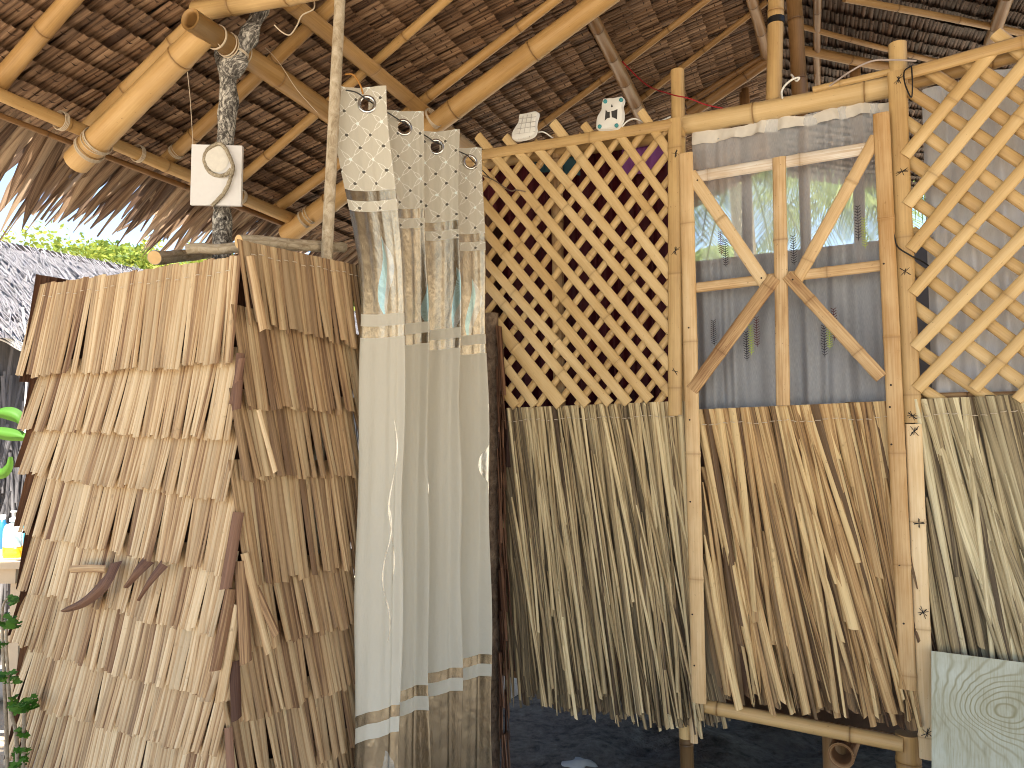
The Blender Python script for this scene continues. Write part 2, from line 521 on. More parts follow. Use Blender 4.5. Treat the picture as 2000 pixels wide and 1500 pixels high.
for k in range(230):
    x = rnd.uniform(-62, -8); y = rnd.uniform(38, 84)
    if not -0.95 < x / y < -.15: continue
    z0 = hill_z(x, y); rx = rnd.uniform(1.6, 3.2); rz = rnd.uniform(1.5, 3.0); tone = rnd.uniform(.1, .8)
    for q in range(190):
        v = V((rnd.gauss(0, 1), rnd.gauss(0, 1), rnd.gauss(0, 1))).normalized() * rnd.uniform(.55, 1.05)
        lump = .75 + .45 * mnoise.noise(V((x, y, 0)) + v * 1.7)
        c = V((x + v.x * rx * lump, y + v.y * rx * lump, z0 + rz * .9 + v.z * rz * lump))
        s = rnd.uniform(.16, .40); d1 = V((rnd.gauss(0, 1), rnd.gauss(0, 1), rnd.gauss(0, .6))).normalized(); d2 = perp(d1, V((rnd.random(), rnd.random(), rnd.random())))[0]
        tn = min(1, max(0, tone + rnd.uniform(-.3, .3)))
        mb.face(*[mb.vert(c + d1 * s * u + d2 * s * .6 * w, (0, 0), (tn, 0, 0)) for u, w in ((-1, 0), (0, -1), (1, 0), (0, 1))])
mb.build('hillside_wood', WOODS, smooth=False, kind='stuff', label='sunlit yellow-green wood covering the hillside behind', cat='wood')

# ================================================================== THE HUT
hut = empty('bamboo_hut', (WALL.p(.7, 0).x, WALL.p(.7, 0).y, 0), 'bamboo hut with thatched roof, lattice panels and straw walls', 'hut')

# ---- roof: cover slabs keep the sun out; thatch rows hang below them
mb = MB()
def slab(c0, c1, c2, c3, up, th=.10):
    q = [V(c) for c in (c0, c1, c2, c3)]; u = V(up)
    lo = [mb.vert(p + u * .05, (p.x, p.y), (.3, 0, 0)) for p in q]; hi = [mb.vert(p + u * (.05 + th), (p.x, p.y), (.3, 0, 0)) for p in q]
    mb.face(*lo); mb.face(*hi[::-1])
    for k in range(4): mb.face(lo[k], hi[k], hi[(k + 1) % 4], lo[(k + 1) % 4])
A0, A1 = -4.4, 4.05
H0, H1 = RA.p(.2, RIDGE), RA.p(A1, RIDGE)
H1 = H1 - Z * .16
nB = (H1 - H0).cross(bB).normalized()
if nB.z > 0: nB = -nB
RB = Frame(H0, bB, (H1 - H0), nB)
LB = (H1 - H0).length
slab(RA.p(A0, .02), RA.p(A1, .02), RA.p(A1, RIDGE), RA.p(A0, RIDGE), -nA)
slab(H0, H1, H1 + bB * 4.2, H0 + bB * 4.2, -nB)
rdir = V((.803, -.463, -.376)).normalized()
slab(RA.p(A0, RIDGE), RA.p(.6, RIDGE), RA.p(.6, RIDGE) + rdir * 3.9, RA.p(A0, RIDGE) + rdir * 3.9, Z)
ROOF_TOP = plain('weathered roof top', (.20, .17, .14), .9, .1, var=.3, scale=20)
roof = mb.build('thatched_roof', ROOF_TOP, hut, smooth=False)

def thatch_row(fr, a0, a1, b, spacing, sdir, mat, w0=.016, w1=.028, L=.25, d0=.034, d1=-.022, tone=0.0):
    """one stitched course: the top edge shows inside, the foot runs out over the course below"""
    m = MB(); a = a0; ph = random.random() * 9
    while a < a1:
        w = random.uniform(w0, w1)
        wob = .006 * mnoise.noise((a * 2.5, b * 7, ph))
        top = fr.p(a, b + wob + random.uniform(-.003, .003), d0 + random.uniform(-.004, .004))
        foot = fr.p(a + random.uniform(-.010, .010), b - L, d1 + random.uniform(-.004, .004))
        t = min(1, max(0, random.gauss(.45 + tone, .22)))
        leaf(m, top, foot - top, fr.U, fr.N, (foot - top).length, w * random.uniform(.98, 1.12), t, fold=random.uniform(.10, .3), taper=random.uniform(.9, 1.05), n=2, b2=random.random() ** 3)
        a += w
    # the stick and its stitches
    i = a0
    st = random.uniform(.030, .036)
    while i < a1:
        c = fr.p(i, b - st + .003 * mnoise.noise((i * 9, b, 0)), d0 - .004)
        l = random.uniform(.011, .017)
        base = len(m.v)
        for (x, y, z) in ((-l, 0, .004), (0, -.0035, .0105), (l, 0, .004), (0, .0035, .0105)):
            m.vert(c + fr.U * x + fr.W * y + fr.N * z, (0, 0), (0, 1, 0))
        m.face(base, base + 1, base + 2, base + 3)
        i += random.uniform(.042, .062)
    return m.build('thatch_row', mat, roof)
b = .06
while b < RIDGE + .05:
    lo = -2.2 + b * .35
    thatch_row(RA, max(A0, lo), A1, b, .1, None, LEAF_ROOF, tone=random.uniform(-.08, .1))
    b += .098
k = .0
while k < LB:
    thatch_row(Frame(RB.O, RB.U, -RB.W, RB.N), -.05, 4.0, -k, .1, None, LEAF_SHADED, w0=.018, w1=.03, d0=.022, d1=-.008, tone=-.1)
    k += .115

# eave fringe
a = -1.75
while a < 2.1:
    near = max(0.0, min(1.0, (1.3 - a) / 2.6))
    for lay in range(2):
        if lay and random.random() < .2: continue
        m = MB()
        L = random.uniform(.20, .36) * (.55 + 1.0 * near) + (.16 if lay == 0 else .08)
        if random.random() < .2: L *= 1.25
        w = random.uniform(.026, .055)
        base = RA.p(a + random.uniform(-.02, .02), .10, -.01 - .022 * lay + random.uniform(-.012, .012))
        d = -sA + rA * random.gauss(-.03, .09) - Z * random.uniform(.0, .22)
        leaf(m, base, d, rA, nA, L + .1, w, random.random(), fold=random.uniform(.08, .3), taper=.95, curl=random.uniform(.0, .14) * near, sway=random.uniform(-.07, .05), n=8, tip=random.uniform(.55, .85), b2=random.random() * .6, twist=random.gauss(0, .6))
        m.build('eave_leaf', LEAF_EAVE, roof)
    a += random.uniform(.014, .028)

def on_roof(x, y, d): return hit(x, y, RA.O + nA * d, nA)
def rafter(name, x0, y0, x1, y1, wpx, d, mat=BAM_ROOF, d1=None, w1px=None, **kw):
    p0, p1 = on_roof(x0, y0, d), on_roof(x1, y1, d if d1 is None else d1)
    r0 = wpx / F * (p0.y) * .5
    r1 = (w1px or wpx) / F * (p1.y) * .5
    return bamboo(name, p0, p1, r0, roof, mat, r1=r1, **kw)
rafter('rafter', -40, 206, 190, -60, 36, .07, w1px=36)
rafter('rafter', 170, 249, 420, 0, 27, .06)
rafter('rafter', 150, 316, 400, 64, 52, .19, node=.5, ph=.10)
rafter('rafter', 322, 317, 660, 0, 28, .07)
rafter('rafter', 472, 347, 880, -8, 19, .06, w1px=19, node=.4)
rafter('rafter', 540, 408, 1100, -12, 21, .06, w1px=20, node=.45)
rafter('rafter', 560, 460, 1200, -18, 40, .17, w1px=44, node=.42)
rafter('rafter', 1030, 264, 1400, -15, 13, .05, BAM_BROWN, node=.4)
rafter('rafter', 1215, 222, 1515, -10, 12, .05, BAM_BROWN, node=.4)
rafter('rafter', 1340, 203, 1500, 105, 12, .05, BAM_DARK)
rafter('rafter', 1345, 224, 1510, 113, 22, .08, BAM_DARK)
rafter('purlin', -30, 172, 600, 440, 27, .12, w1px=24, node=.45)
rafter('purlin', -30, 214, 600, 455, 12, .10, BAM_DARK, node=.6)
beam = rafter('beam', 371, 37, 700, 262, 46, .20, d1=.18, hollow=(True, False), w1px=38, node=.5, ph=.42)
split('purlin', on_roof(548, -12, .10), on_roof(930, 300, .10), .062, nA, roof, BAM_ROOF, th=.018)
rafter('purlin', 1138, 0, 1262, 246, 27, .08, BAM_DARK)
rafter('purlin', 1464, -15, 1500, 118, 22, .06, BAM_DARK)
bamboo('tie_beam', px(384, 22, 2.42), px(640, -26, 2.2), .032, roof, BAM, node=.25, ph=.16)
for (x, y, d, r, ax) in ((175, 291, .19, .052, sA), (190, 276, .19, .052, sA), (596, 428, .17, .046, sA), (606, 420, .17, .046, sA), (345, 296, .07, .030, sA), (845, 231, .17, .046, sA), (270, 300, .12, .033, rA), (470, 384, .12, .033, rA), (120, 236, .12, .033, rA)):
    m = MB()
    for q in range(4): torus(m, on_roof(x, y, d) + ax * (q * .005 - .008), ax + rA * random.gauss(0, .08), r, .0018, 22, 5)
    m.build('lashing', TWINE, roof)
def on_b(x, y, d): return hit(x, y, RB.O + RB.N * d, RB.N)
for (x0, y0, x1, y1, w, mt) in ((1560, 50, 1830, 120, 11, BAM_BROWN), (1565, 97, 1760, 136, 19, BAM_BROWN), (1650, -3, 2040, 74, 14, BAM_BROWN), (1597, -10, 1597, 190, 16, BAM_DARK), (1968, -10, 1934, 84, 27, BAM_DARK)):
    p0, p1 = on_b(x0, y0, .07), on_b(x1, y1, .07)
    bamboo('purlin' if mt is BAM_BROWN else 'rafter', p0, p1, w / F * p0.y * .5, roof, mt, node=.4)

# ---- posts and rails of the wall
def wpt(x, y, n=0.0): return WALL.pt(x, y, n)
def pole(name, x0, y0, x1, y1, wpx, n, mat=BAM, parent=hut, **kw):
    p0, p1 = wpt(x0, y0, n), wpt(x1, y1, n)
    return bamboo(name, p0, p1, wpx / F * (p0.y + p1.y) * .25, parent, mat, **kw)
def lath(name, x0, y0, x1, y1, wpx, n, mat=BAM_PALE, parent=hut, **kw):
    p0, p1 = wpt(x0, y0, n), wpt(x1, y1, n)
    d = (p1 - p0); k = wpx / F * (p0.y + p1.y) * .5
    k *= 1 + .10 * abs(d.normalized().z)
    return split(name, p0, p1, k, WALL.N, parent, mat, **kw)
pole('post', 1323, 138, 1340, 1440, 27, -.045)
pole('post', 1753, 86, 1772, 800, 34, -.035, node=.5, ph=.5)
pole('post', 1776, 770, 1792, 1420, 24, -.06, BAM_DARK)
pole('post', 1516, -40, 1511, 206, 31, -.10, node=.34, ph=.12)
pole('post', 1548, -40, 1562, 196, 30, -.9, BAM_DARK)
pole('post', 1772, 1432, 1778, 1560, 44, -.04, BAM_ROOF, node=.6)
pole('top_rail', 1312, 249, 1748, 168, 40, -.06, node=.33, ph=.30)
pole('top_rail', 900, 322, 1320, 259, 34, -.075, node=.4)
pole('top_rail', 1760, 168, 2350, 10, 30, -.07, node=.4)
pole('post', 2345, 0, 2380, 1500, 36, -.05, node=.45)
lath('lath', 1588, 176, 1742, 140, 12, -.03, BAM)
pole('rail', 1786, 775, 2350, 762, 16, -.05, BAM_WORN)
lath('corner_lath', 1318, 232, 1319, 812, 24, .012, BAM, node=.4)
lath('corner_lath', 1784, 828, 1812, 1482, 26, .012, node=.33)
lath('corner_lath', 1751, 140, 1782, 826, 30, .0, BAM, node=.55)
lath('corner_lath', 1327, 815, 1356, 1450, 13, -.02, BAM_WORN)
for (x, y) in ((1516, 42),):
    p = wpt(x, y, -.10); m = MB()
    tube(m, [p - Z * .011, p - Z * .010, p + Z * .010, p + Z * .011], .0295, 18)
    m.build('black_tape', BLACK, hut, label='black tape wound round the upright bamboo')

# ---- lattice, left
lat = lath('lattice_panel', 905, 309, 1314, 243, 20, .012, BAM, node=.5)
FR = [(1252, 218, 1313, 306), (1200, 250, 1311, 402), (1141, 244, 1311, 470), (1081, 240, 1311, 540), (1044, 283, 1311, 593), (988, 268, 1311, 648), (934, 266, 1311, 718),
      (930, 316, 1311, 770), (930, 379, 1270, 782), (930, 430, 1228, 788), (930, 488, 1192, 789), (930, 529, 1148, 791), (960, 622, 1097, 791), (960, 678, 1046, 792), (965, 738, 1009, 794)]
for i, (x0, y0, x1, y1) in enumerate(FR):
    w = random.uniform(15.5, 18)
    if i == 12: w = 24
    lath('lattice_slat', x0, y0, x1, y1, w, .002 if i % 3 else .004, BAM, lat, node=random.uniform(.3, .5), tint=random.uniform(.6, 1.0))
x = 775
while x < 1610:                      # the slats behind, leaning the other way
    f = lambda yy: x + (540 - yy) / 1.32
    ya, yb = 250, 792
    if f(ya) > 1312: ya = 540 - (1312 - x) * 1.32
    if f(yb) < 925: yb = 540 - (925 - x) * 1.32
    topy = lambda xx: 309 - (xx - 905) * .1614
    for _ in range(3):
        if ya < topy(f(ya)) - 12: ya = topy(f(ya)) - random.uniform(2, 16)
    if yb - ya > 25:
        lath('lattice_slat', f(ya), ya, f(yb), yb, random.uniform(11.5, 13.5), -.012, BAM, lat, node=random.uniform(.4, .7), tint=random.uniform(.15, .6))
    x += 38.3 + random.uniform(-1.5, 1.5)
pole('post', 1087, 265, 1093, 830, 24, -.075, BAM_WORN)

# ---- lattice, right
lat2 = lath('lattice_panel', 1766, 146, 2345, -14, 25, .012, BAM, node=.5)
for (x0, y0, x1, y1) in ((1767, 306, 1942, 96), (1771, 402, 2020, 103), (1778, 489, 2030, 181), (1782, 574, 2040, 284), (1786, 680, 2040, 418), (1790, 760, 2040, 508), (1901, 760, 2040, 616), (1985, 782, 2040, 726), (2070, 782, 2125, 726), (2160, 782, 2215, 726), (2250, 782, 2305, 726)):
    m_ = (y1 - y0) / (x1 - x0)
    if x1 > 2005:                                  # run on to the head lath or the end post
        x1 = min(2340, (146 + 1766 * .276 - y0 + m_ * x0) / (m_ + .276)); y1 = y0 + m_ * (x1 - x0)
    lath('lattice_slat', x0, y0, x1, y1, random.uniform(21, 24), .002, BAM, lat2, node=.5, tint=random.uniform(.4, .95), th=.016)
for (x0, y0, x1, y1) in ((1944, 66, 2040, 140), (1875, 112, 2040, 222), (1805, 134, 2040, 285), (1766, 173, 2040, 348), (1766, 236, 2040, 428), (1768, 310, 2040, 492), (1774, 387, 2040, 556), (1780, 452, 2040, 644), (1778, 519, 2040, 712), (1782, 597, 2040, 779), (1788, 680, 1944, 786), (1790, 752, 1850, 790), (2012, 62, 2040, 82), (2090, 40, 2120, 61), (2170, 18, 2200, 39), (2250, -6, 2280, 15)):
    m_ = (y1 - y0) / (x1 - x0)
    if x1 > 2005:
        x1 = min(2340, x0 + (785 - y0) / m_); y1 = y0 + m_ * (x1 - x0)
    p0, p1 = wpt(x0, y0, -.025), wpt(x1, y1, -.025)
    split('lattice_slat', p0, p1, random.uniform(.032, .037), WALL.N, lat2, BAM, th=.016, node=.5, tint=random.uniform(.2, .75))

# ---- straw wall panels
def straw(parent_name, xl, xr, ytl, ytr, ybl, ybr, mat, slant, n_front, n_back, tone=0.0, uext=.11, label=None, wr=(.010, .024), extra=None, n0=-.012):
    """hanging straw: an under layer as one mass and the leaves in front one by one"""
    u0, z0 = WALL.uv(xl, ytl); u1, z1 = WALL.uv(xr, ytr)
    ub0, zb0 = WALL.uv(xl, ybl); ub1, zb1 = WALL.uv(xr, ybr)
    back = MB()
    for k in range(n_back):
        f = random.random(); u = u0 + (u1 - u0) * f; zt = z0 + (z1 - z0) * f; zb = zb0 + (zb1 - zb0) * f
        s0 = random.choice((0, 0, .2, .35, .5)); top = zt + (zb - zt) * s0
        L = (top - zb) * random.uniform(.75, .98)
        lean = slant * random.uniform(.5, 1.35) + random.gauss(0, .03)
        if s0 > 0: uu = u0 - uext * .3 + (u1 - u0 + uext * .3) * f
        else: uu = u
        uu = min(uu, u1 - lean * L * .5)
        leaf(back, WALL.p(uu, top, -.035 + random.uniform(0, .022)), -Z + WALL.U * lean, WALL.U, WALL.N, L, random.uniform(*wr), min(1, max(0, random.gauss(.06 + tone, .2))), fold=random.uniform(.05, .3), taper=random.uniform(.7, 1.1), n=3, b2=random.random(), cut=random.uniform(-.6, .6))  # older under leaves, tinted extra dark to paint shade in the gaps
    body = back.build(parent_name, mat, hut, label=label)
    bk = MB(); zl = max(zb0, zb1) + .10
    bk.box(WALL.p(u0 - .02, zl, -.052), WALL.U * (u1 - u0 + .04), WALL.N * -.01, Z * (min(z0, z1) - zl - .02), (.0, 0, 0))  # added mat behind the panel, blocks light coming through the straw
    bk.build('light_block_mat', LEAF_UNDER, body, smooth=False)
    for k in range(n_front):
        m = MB(); f = (k + random.random()) / n_front
        u = u0 + (u1 - u0) * f; zt = z0 + (z1 - z0) * f; zb = zb0 + (zb1 - zb0) * min(1, f + .1)
        full = random.random() < .74
        s0 = 0 if full else random.uniform(.08, .55)
        top = zt + .0 + (zb - zt) * s0
        L = (top - zb) * (random.uniform(.9, 1.0) if random.random() < .6 else random.uniform(.45, .85))
        lean = slant * random.uniform(.6, 1.3) * (.75 + .35 * f) + random.gauss(0, .03)
        uu = u if full else u0 - .02 + (u1 - u0) * f
        if uu + lean * L > u1 + .035: lean = max(-.02, (u1 + .035 - uu) / L)
        leaf(m, WALL.p(uu, top, n0 + random.uniform(.0, .014) + (0 if full else .008)), -Z + WALL.U * lean, WALL.U, WALL.N, L, random.uniform(*wr) * random.uniform(.8, 1.1), min(1, max(0, random.gauss(.58 + tone, .28))), fold=random.uniform(.2, .55), taper=random.uniform(.65, 1.25), curl=random.uniform(-.006, .03), sway=random.uniform(-.015, .025), n=5, b2=random.random() ** 2, cut=random.uniform(-.8, .8), twist=random.gauss(0, .5), head=0 if full else .3, tip=None if random.random() < .6 else random.uniform(.7, .9))
        m.build('straw_leaf', mat, body)
    # the stitched edge along the top
    st = MB(); q = u0 + .01
    while q < u1:
        f = (q - u0) / (u1 - u0); c = WALL.p(q, z0 + (z1 - z0) * f - .052 + .004 * math.sin(q * 40), .022)
        tube(st, [c - WALL.U * .008 - WALL.N * .004, c + WALL.N * .003, c + WALL.U * .008 - WALL.N * .004 - Z * random.uniform(-.003, .003)], .0013, 5)
        q += random.uniform(.022, .030)
    st.build('stitching', TWINE, body, kind='stuff')
    return body
straw('straw_wall', 985, 1338, 797, 783, 1392, 1440, LEAF_WALL, .18, 124, 620, wr=(.009, .022), label='grey straw panel below the fine lattice')
door = straw('door', 1358, 1742, 800, 783, 1372, 1432, LEAF_DOOR, .21, 108, 480, wr=(.012, .035), label='door of straw below and a braced bamboo frame above', tone=.0)
straw('straw_wall', 1786, 2060, 780, 768, 1440, 1500, LEAF_PALE, .23, 68, 380, wr=(.012, .036), label='pale greenish straw panel below the wide lattice', tone=.03)
straw('straw_wall', 2050, 2350, 768, 758, 1500, 1600, LEAF_PALE, .20, 0, 420, label='far end of the pale straw panel', tone=.35, wr=(.012, .036))
def dl(name, *a, **k): return lath(name, *a, parent=door, **k)
dl('stile', 1340, 300, 1366, 1372, 25, .022, node=.42, mat=BAM_PALE)
dl('stile', 1721, 222, 1774, 1346, 27, .024, node=.36, mat=BAM_PALE)
dl('rail', 1352, 347, 1714, 287, 23, .012, mat=BAM_WHITE, node=.36)
dl('rail', 1346, 564, 1720, 519, 20, .010, mat=BAM_WORN)
dl('mullion', 1522, 308, 1530, 792, 23, .020, mat=BAM_WORN, node=.5)
dl('brace', 1349, 340, 1496, 556, 22, .018, mat=BAM_PALE)
dl('brace', 1712, 268, 1556, 548, 22, .018, mat=BAM_PALE)
dl('brace', 1514, 542, 1352, 762, 24, .026, mat=BAM_WORN)
dl('brace', 1538, 538, 1722, 738, 22, .026, mat=BAM_WORN)
pole('bottom_rail', 1352, 1374, 1764, 1454, 27, -.01, BAM_ROOF, parent=door, node=.4)
for (x, y, n) in ((1347, 820, .034), (1348, 980, .034), (1352, 1200, .034), (1356, 1300, .034), (1726, 515, .036), (1740, 752, .036), (1738, 795, .036), (1741, 868, .036), (1757, 1105, .036), (1765, 1218, .036), (1771, 1325, .036), (1487, 543, .036), (1548, 546, .038), (1362, 352, .032), (1345, 640, .036)):
    nl = MB(); c = wpt(x, y, n)
    for k in range(8): nl.vert(c + (WALL.U * math.cos(k * math.pi / 4) + Z * math.sin(k * math.pi / 4)) * .0032)
    nl.face(*range(8)); nl.build('nail', NAIL, door)

# wire lashings, little black stars
for i, (x, y, n) in enumerate(((1319, 490, .024), (1318, 725, .024), (1320, 300, .024), (1755, 155, .012), (1762, 335, .012), (1768, 530, .012), (1782, 812, .014), (1786, 842, .026), (1795, 1022, .026), (1803, 1196, .026), (1811, 1432, .026), (1327, 822, -.004))):
    m = MB(); c = wpt(x, y, n)
    for k in range(5):
        an = random.uniform(0, math.pi); l = random.uniform(.010, .020)
        dv = (WALL.U * math.cos(an) + Z * math.sin(an)) * l
        tube(m, [c - dv - WALL.N * .002, c + WALL.N * .002, c + dv - WALL.N * .002], .0009, 5)
    m.build('wire_tie', BLACK, hut)

# ---- under the floor
FLOOR_Z = WALL.uv(1400, 1395)[1]
mb = MB()
q0 = WALL.p(-.1, FLOOR_Z - .05, -.12)
mb.box(q0, WALL.U * 2.9, WALL.N * -1.95, Z * .05, (.2, 0, 0))
mb.build('floor', BAM_DARK, hut, smooth=False)
bamboo('joist', wpt(1643, 1476, -.02) , wpt(1643, 1476, -.02) - WALL.N * 1.5, .040, hut, BAM_WORN, hollow=(True, False))
pole('stilt', 1630, 1420, 1634, 1600, 46, -.13, BAM_DARK)
pole('stilt', 1340, 1440, 1350, 1650, 26, -.5, BAM_DARK)
# ---- the far side of the room
mb = MB()
BK = -1.95
zsill = WALL.uv(1500, 508, BK)[1]
def wallbox(u0, u1, z0, z1, n, th=.04):
    mb.box(WALL.p(u0, z0, n), WALL.U * (u1 - u0), WALL.N * -th, Z * (z1 - z0), (.3, 0, 0))
wallbox(-.1, 3.2, FLOOR_Z, zsill, BK)
GREYWALL = plain('grey plastered board', (.20, .205, .22), .8, var=.15, scale=4)
mb.build('back_wall', GREYWALL, hut, smooth=False, label='low grey back wall seen through the sheer curtain')
mb = MB()
mb.box(WALL.p(-.06, FLOOR_Z, -.10), WALL.N * -1.9, WALL.U * -.04, Z * (.95 - FLOOR_Z), (.1, 0, 0))
mb.box(WALL.p(2.6, FLOOR_Z, -.10), WALL.N * -1.9, WALL.U * .04, Z * (1.9 - FLOOR_Z), (.1, 0, 0))
mb.build('side_wall', LEAF_UNDER, hut, smooth=False)
for x in (1460, 1575, 1680):
    p = wpt(x, 505, BK + .05); bamboo('post', V((p.x, p.y, p.z - .1)), V((p.x, p.y, 3.55)), .030, hut, BAM_DARK)
bamboo('sill_rail', WALL.p(0, zsill + .015, BK + .02), WALL.p(3.1, zsill + .015, BK + .02), .022, hut, BAM_DARK)

# ---- forked post that carries the beam
mb = MB()
p0 = px(434, 490, 2.52); base = V((p0.x, p0.y, -.1))
fork = [base, V((p0.x, p0.y, .9)), p0, px(431, 400, 2.52), px(438, 300, 2.52), px(446, 215, 2.52), px(446, 150, 2.50), px(462, 112, 2.46), px(482, 78, 2.44), px(497, 44, 2.44), px(512, 8, 2.46)]
path = smooth_path(fork, 8)
rad = []
for i in range(len(path)):
    f = i / (len(path) - 1); rad.append(.0295 + .003 * math.sin(f * 40) + (.008 if .60 < f < .72 else 0) - .006 * max(0, f - .75) / .25)
tube(mb, path, rad, 16, .22, jf=22)
tube(mb, smooth_path([px(448, 185, 2.52), px(441, 150, 2.53), px(433, 122, 2.56), px(428, 104, 2.60)], 4), [.024, .024, .024, .023, .023, .022, .022, .022, .022, .021, .020, .019, .016], 14, .2, jf=22)
mb.build('forked_post', BARK_FORK, hut, label='black and white speckled forked trunk carrying the roof beam')
mb = MB()
bd = (on_roof(700, 262, .18) - on_roof(371, 37, .20)).normalized()
b0 = on_roof(371, 37, .20)
for f in (.115, .118, .165, .176, .186, .24):
    torus(mb, b0 + bd * f, bd, .0395, .0022, 24, 6)
for (x, y) in ((487, 70), (470, 100)):
    c = px(x, y, 2.45); torus(mb, c, px(490, 60, 2.45) - px(462, 112, 2.45), .027, .0024, 20, 6)
    torus(mb, c - Z * .005, px(490, 60, 2.45) - px(462, 112, 2.45), .027, .0022, 20, 6)
mb.build('lashing', TWINE, hut)

# ---- rough corner post beside the curtain, with a stack of thatch edges on it
mb = MB()
log(mb, WALL.p(.02, -1.6, .03), WALL.p(.018, WALL.uv(966, 612)[1], .03), .036, .032, 26, 14, .012, .2)
mb.build('corner_post', BARK_DARK, hut, label='rough brown trunk post between curtain and lattice')
y = 640
while y < 1500:
    m = MB()
    for k in range(9):
        c = WALL.p(.055 + .012 * random.random() + (y - 640) * .000035, WALL.uv(985, y)[1], .04 + random.uniform(-.02, .03))
        leaf(m, c, -Z + WALL.U * random.uniform(.0, .10) + WALL.N * random.uniform(-.06, .06), (WALL.N + WALL.U * random.uniform(.1, .9)), WALL.U, random.uniform(.14, .30), random.uniform(.016, .03), random.random(), n=2, fold=.2)
    m.build('thatch_edge', LEAF_UNDER, hut)
    y += 78

# ================================================================== THE SHOWER STALL
stall = empty('shower_stall', (STF.O.x, STF.O.y, 0), 'small stall walled with tan overlapping nipa leaf shingles', 'stall')
FW = 0.935     # width of the front
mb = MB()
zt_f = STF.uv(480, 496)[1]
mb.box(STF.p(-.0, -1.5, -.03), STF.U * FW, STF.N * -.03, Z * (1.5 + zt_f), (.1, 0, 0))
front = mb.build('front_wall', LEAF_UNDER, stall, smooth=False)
rows_l = [(90, 552, 480, 494), (66, 735, 470, 712), (56, 838, 466, 862), (44, 925, 462, 978), (40, 1040, 452, 1118), (36, 1146, 448, 1240), (34, 1255, 440, 1368), (30, 1362, 434, 1476), (26, 1478, 430, 1592)]
def zline(k, f):
    x0, y0, x1, y1 = rows_l[k]
    za = STF.uv(x1, y1, .03)[1]; zb = STF.uv(x0, y0, .03)[1]
    return za + (zb - za) * f
nleaf = 0
for k in range(len(rows_l) - 2, -1, -1):
    u = -.01
    drift = random.uniform(-.012, .012)
    while u < FW:
        w = random.uniform(.019, .037)
        f = (u + w / 2) / FW
        bot = zline(k + 1, f) + random.uniform(-.005, .005) + .010 * mnoise.noise((u * 5, k, 0))
        top = zline(k, f) + (.05 if k else 0.0) + (random.uniform(-.004, .004) if k == 0 else 0)
        n_top, n_bot = .004, .046 + random.uniform(-.005, .008)
        if k == 0: n_top = .018
        lean = .14 * (max(0, f) ** 2.5) + drift + random.gauss(0, .005)
        if k >= 4 and f < .22: lean += .18 * (.22 - f) / .22 * random.random()
        p0 = STF.p(u + w / 2, top, n_top); p1 = STF.p(u + w / 2 + lean * (top - bot), bot, n_bot)
        m = MB()
        leaf2(m, p0, p1 - p0, STF.U, STF.N, (p1 - p0).length, w * random.uniform(.97, 1.1), min(1, max(0, random.gauss(.6, .2))), fold=random.uniform(.16, .40), taper=random.uniform(.88, 1.06), n=4, curl=random.uniform(-.003, .010), under=random.random() * .5 if random.random() < .3 else 0, b2=random.random() ** 3, cut=random.uniform(-.35, .35), twist=random.gauss(0, .07))
        m.build('thatch_leaf', LEAF_STALL, front); nleaf += 1
        u += w * random.uniform(.93, 1.0)
        if random.random() < .015: u += .007
# brown leaf edges that flare out past the left end
for k in range(len(rows_l) - 1):
    m = MB()
    for q in range(6):
        top = zline(k, 1.0) + .03; bot = zline(k + 1, 1.0)
        leaf(m, STF.p(FW - .005, top, .02 - q * .035), -Z + STF.U * random.uniform(.16, .42) * (1 if k != 2 else 1.6), STF.N, STF.U, (top - bot) * random.uniform(.95, 1.1), .045, random.random(), n=3, taper=1.3, fold=.1)
    m.build('thatch_edge', LEAF_UNDER, front)
# torn leaf that hangs across
for (pts, w) in (([(228, 1098, .05), (205, 1140, .085), (165, 1176, .10), (126, 1192, .10)], .058), ([(292, 1092, .05), (268, 1118, .075), (248, 1146, .07)], .05), ([(322, 1100, .05), (290, 1140, .075), (272, 1172, .07)], .034), ([(138, 1112, .062), (175, 1110, .066), (206, 1112, .06)], .022)):
    m = MB(); rows = []
    sp = smooth_path([STF.pt(x, y, n) for x, y, n in pts], 4)
    for i, p in enumerate(sp):
        f = i / (len(sp) - 1); d = (sp[min(i + 1, len(sp) - 1)] - sp[max(0, i - 1)]).normalized()
        a = d.cross(STF.N).normalized(); ww = w * (1 - .8 * f if w > .03 else 1)
        rows.append([m.vert(p + a * x * ww + STF.N * (.25 * w * (1 - abs(2 * x))), (x * w, f * .2), (.55 - abs(x) * .6, 0, 0)) for x in (-.5, -.2, .05, .3, .5)])
    m.grid(rows); m.build('torn_leaf', LEAF_UNDER if w > .03 else LEAF_STALL, front)

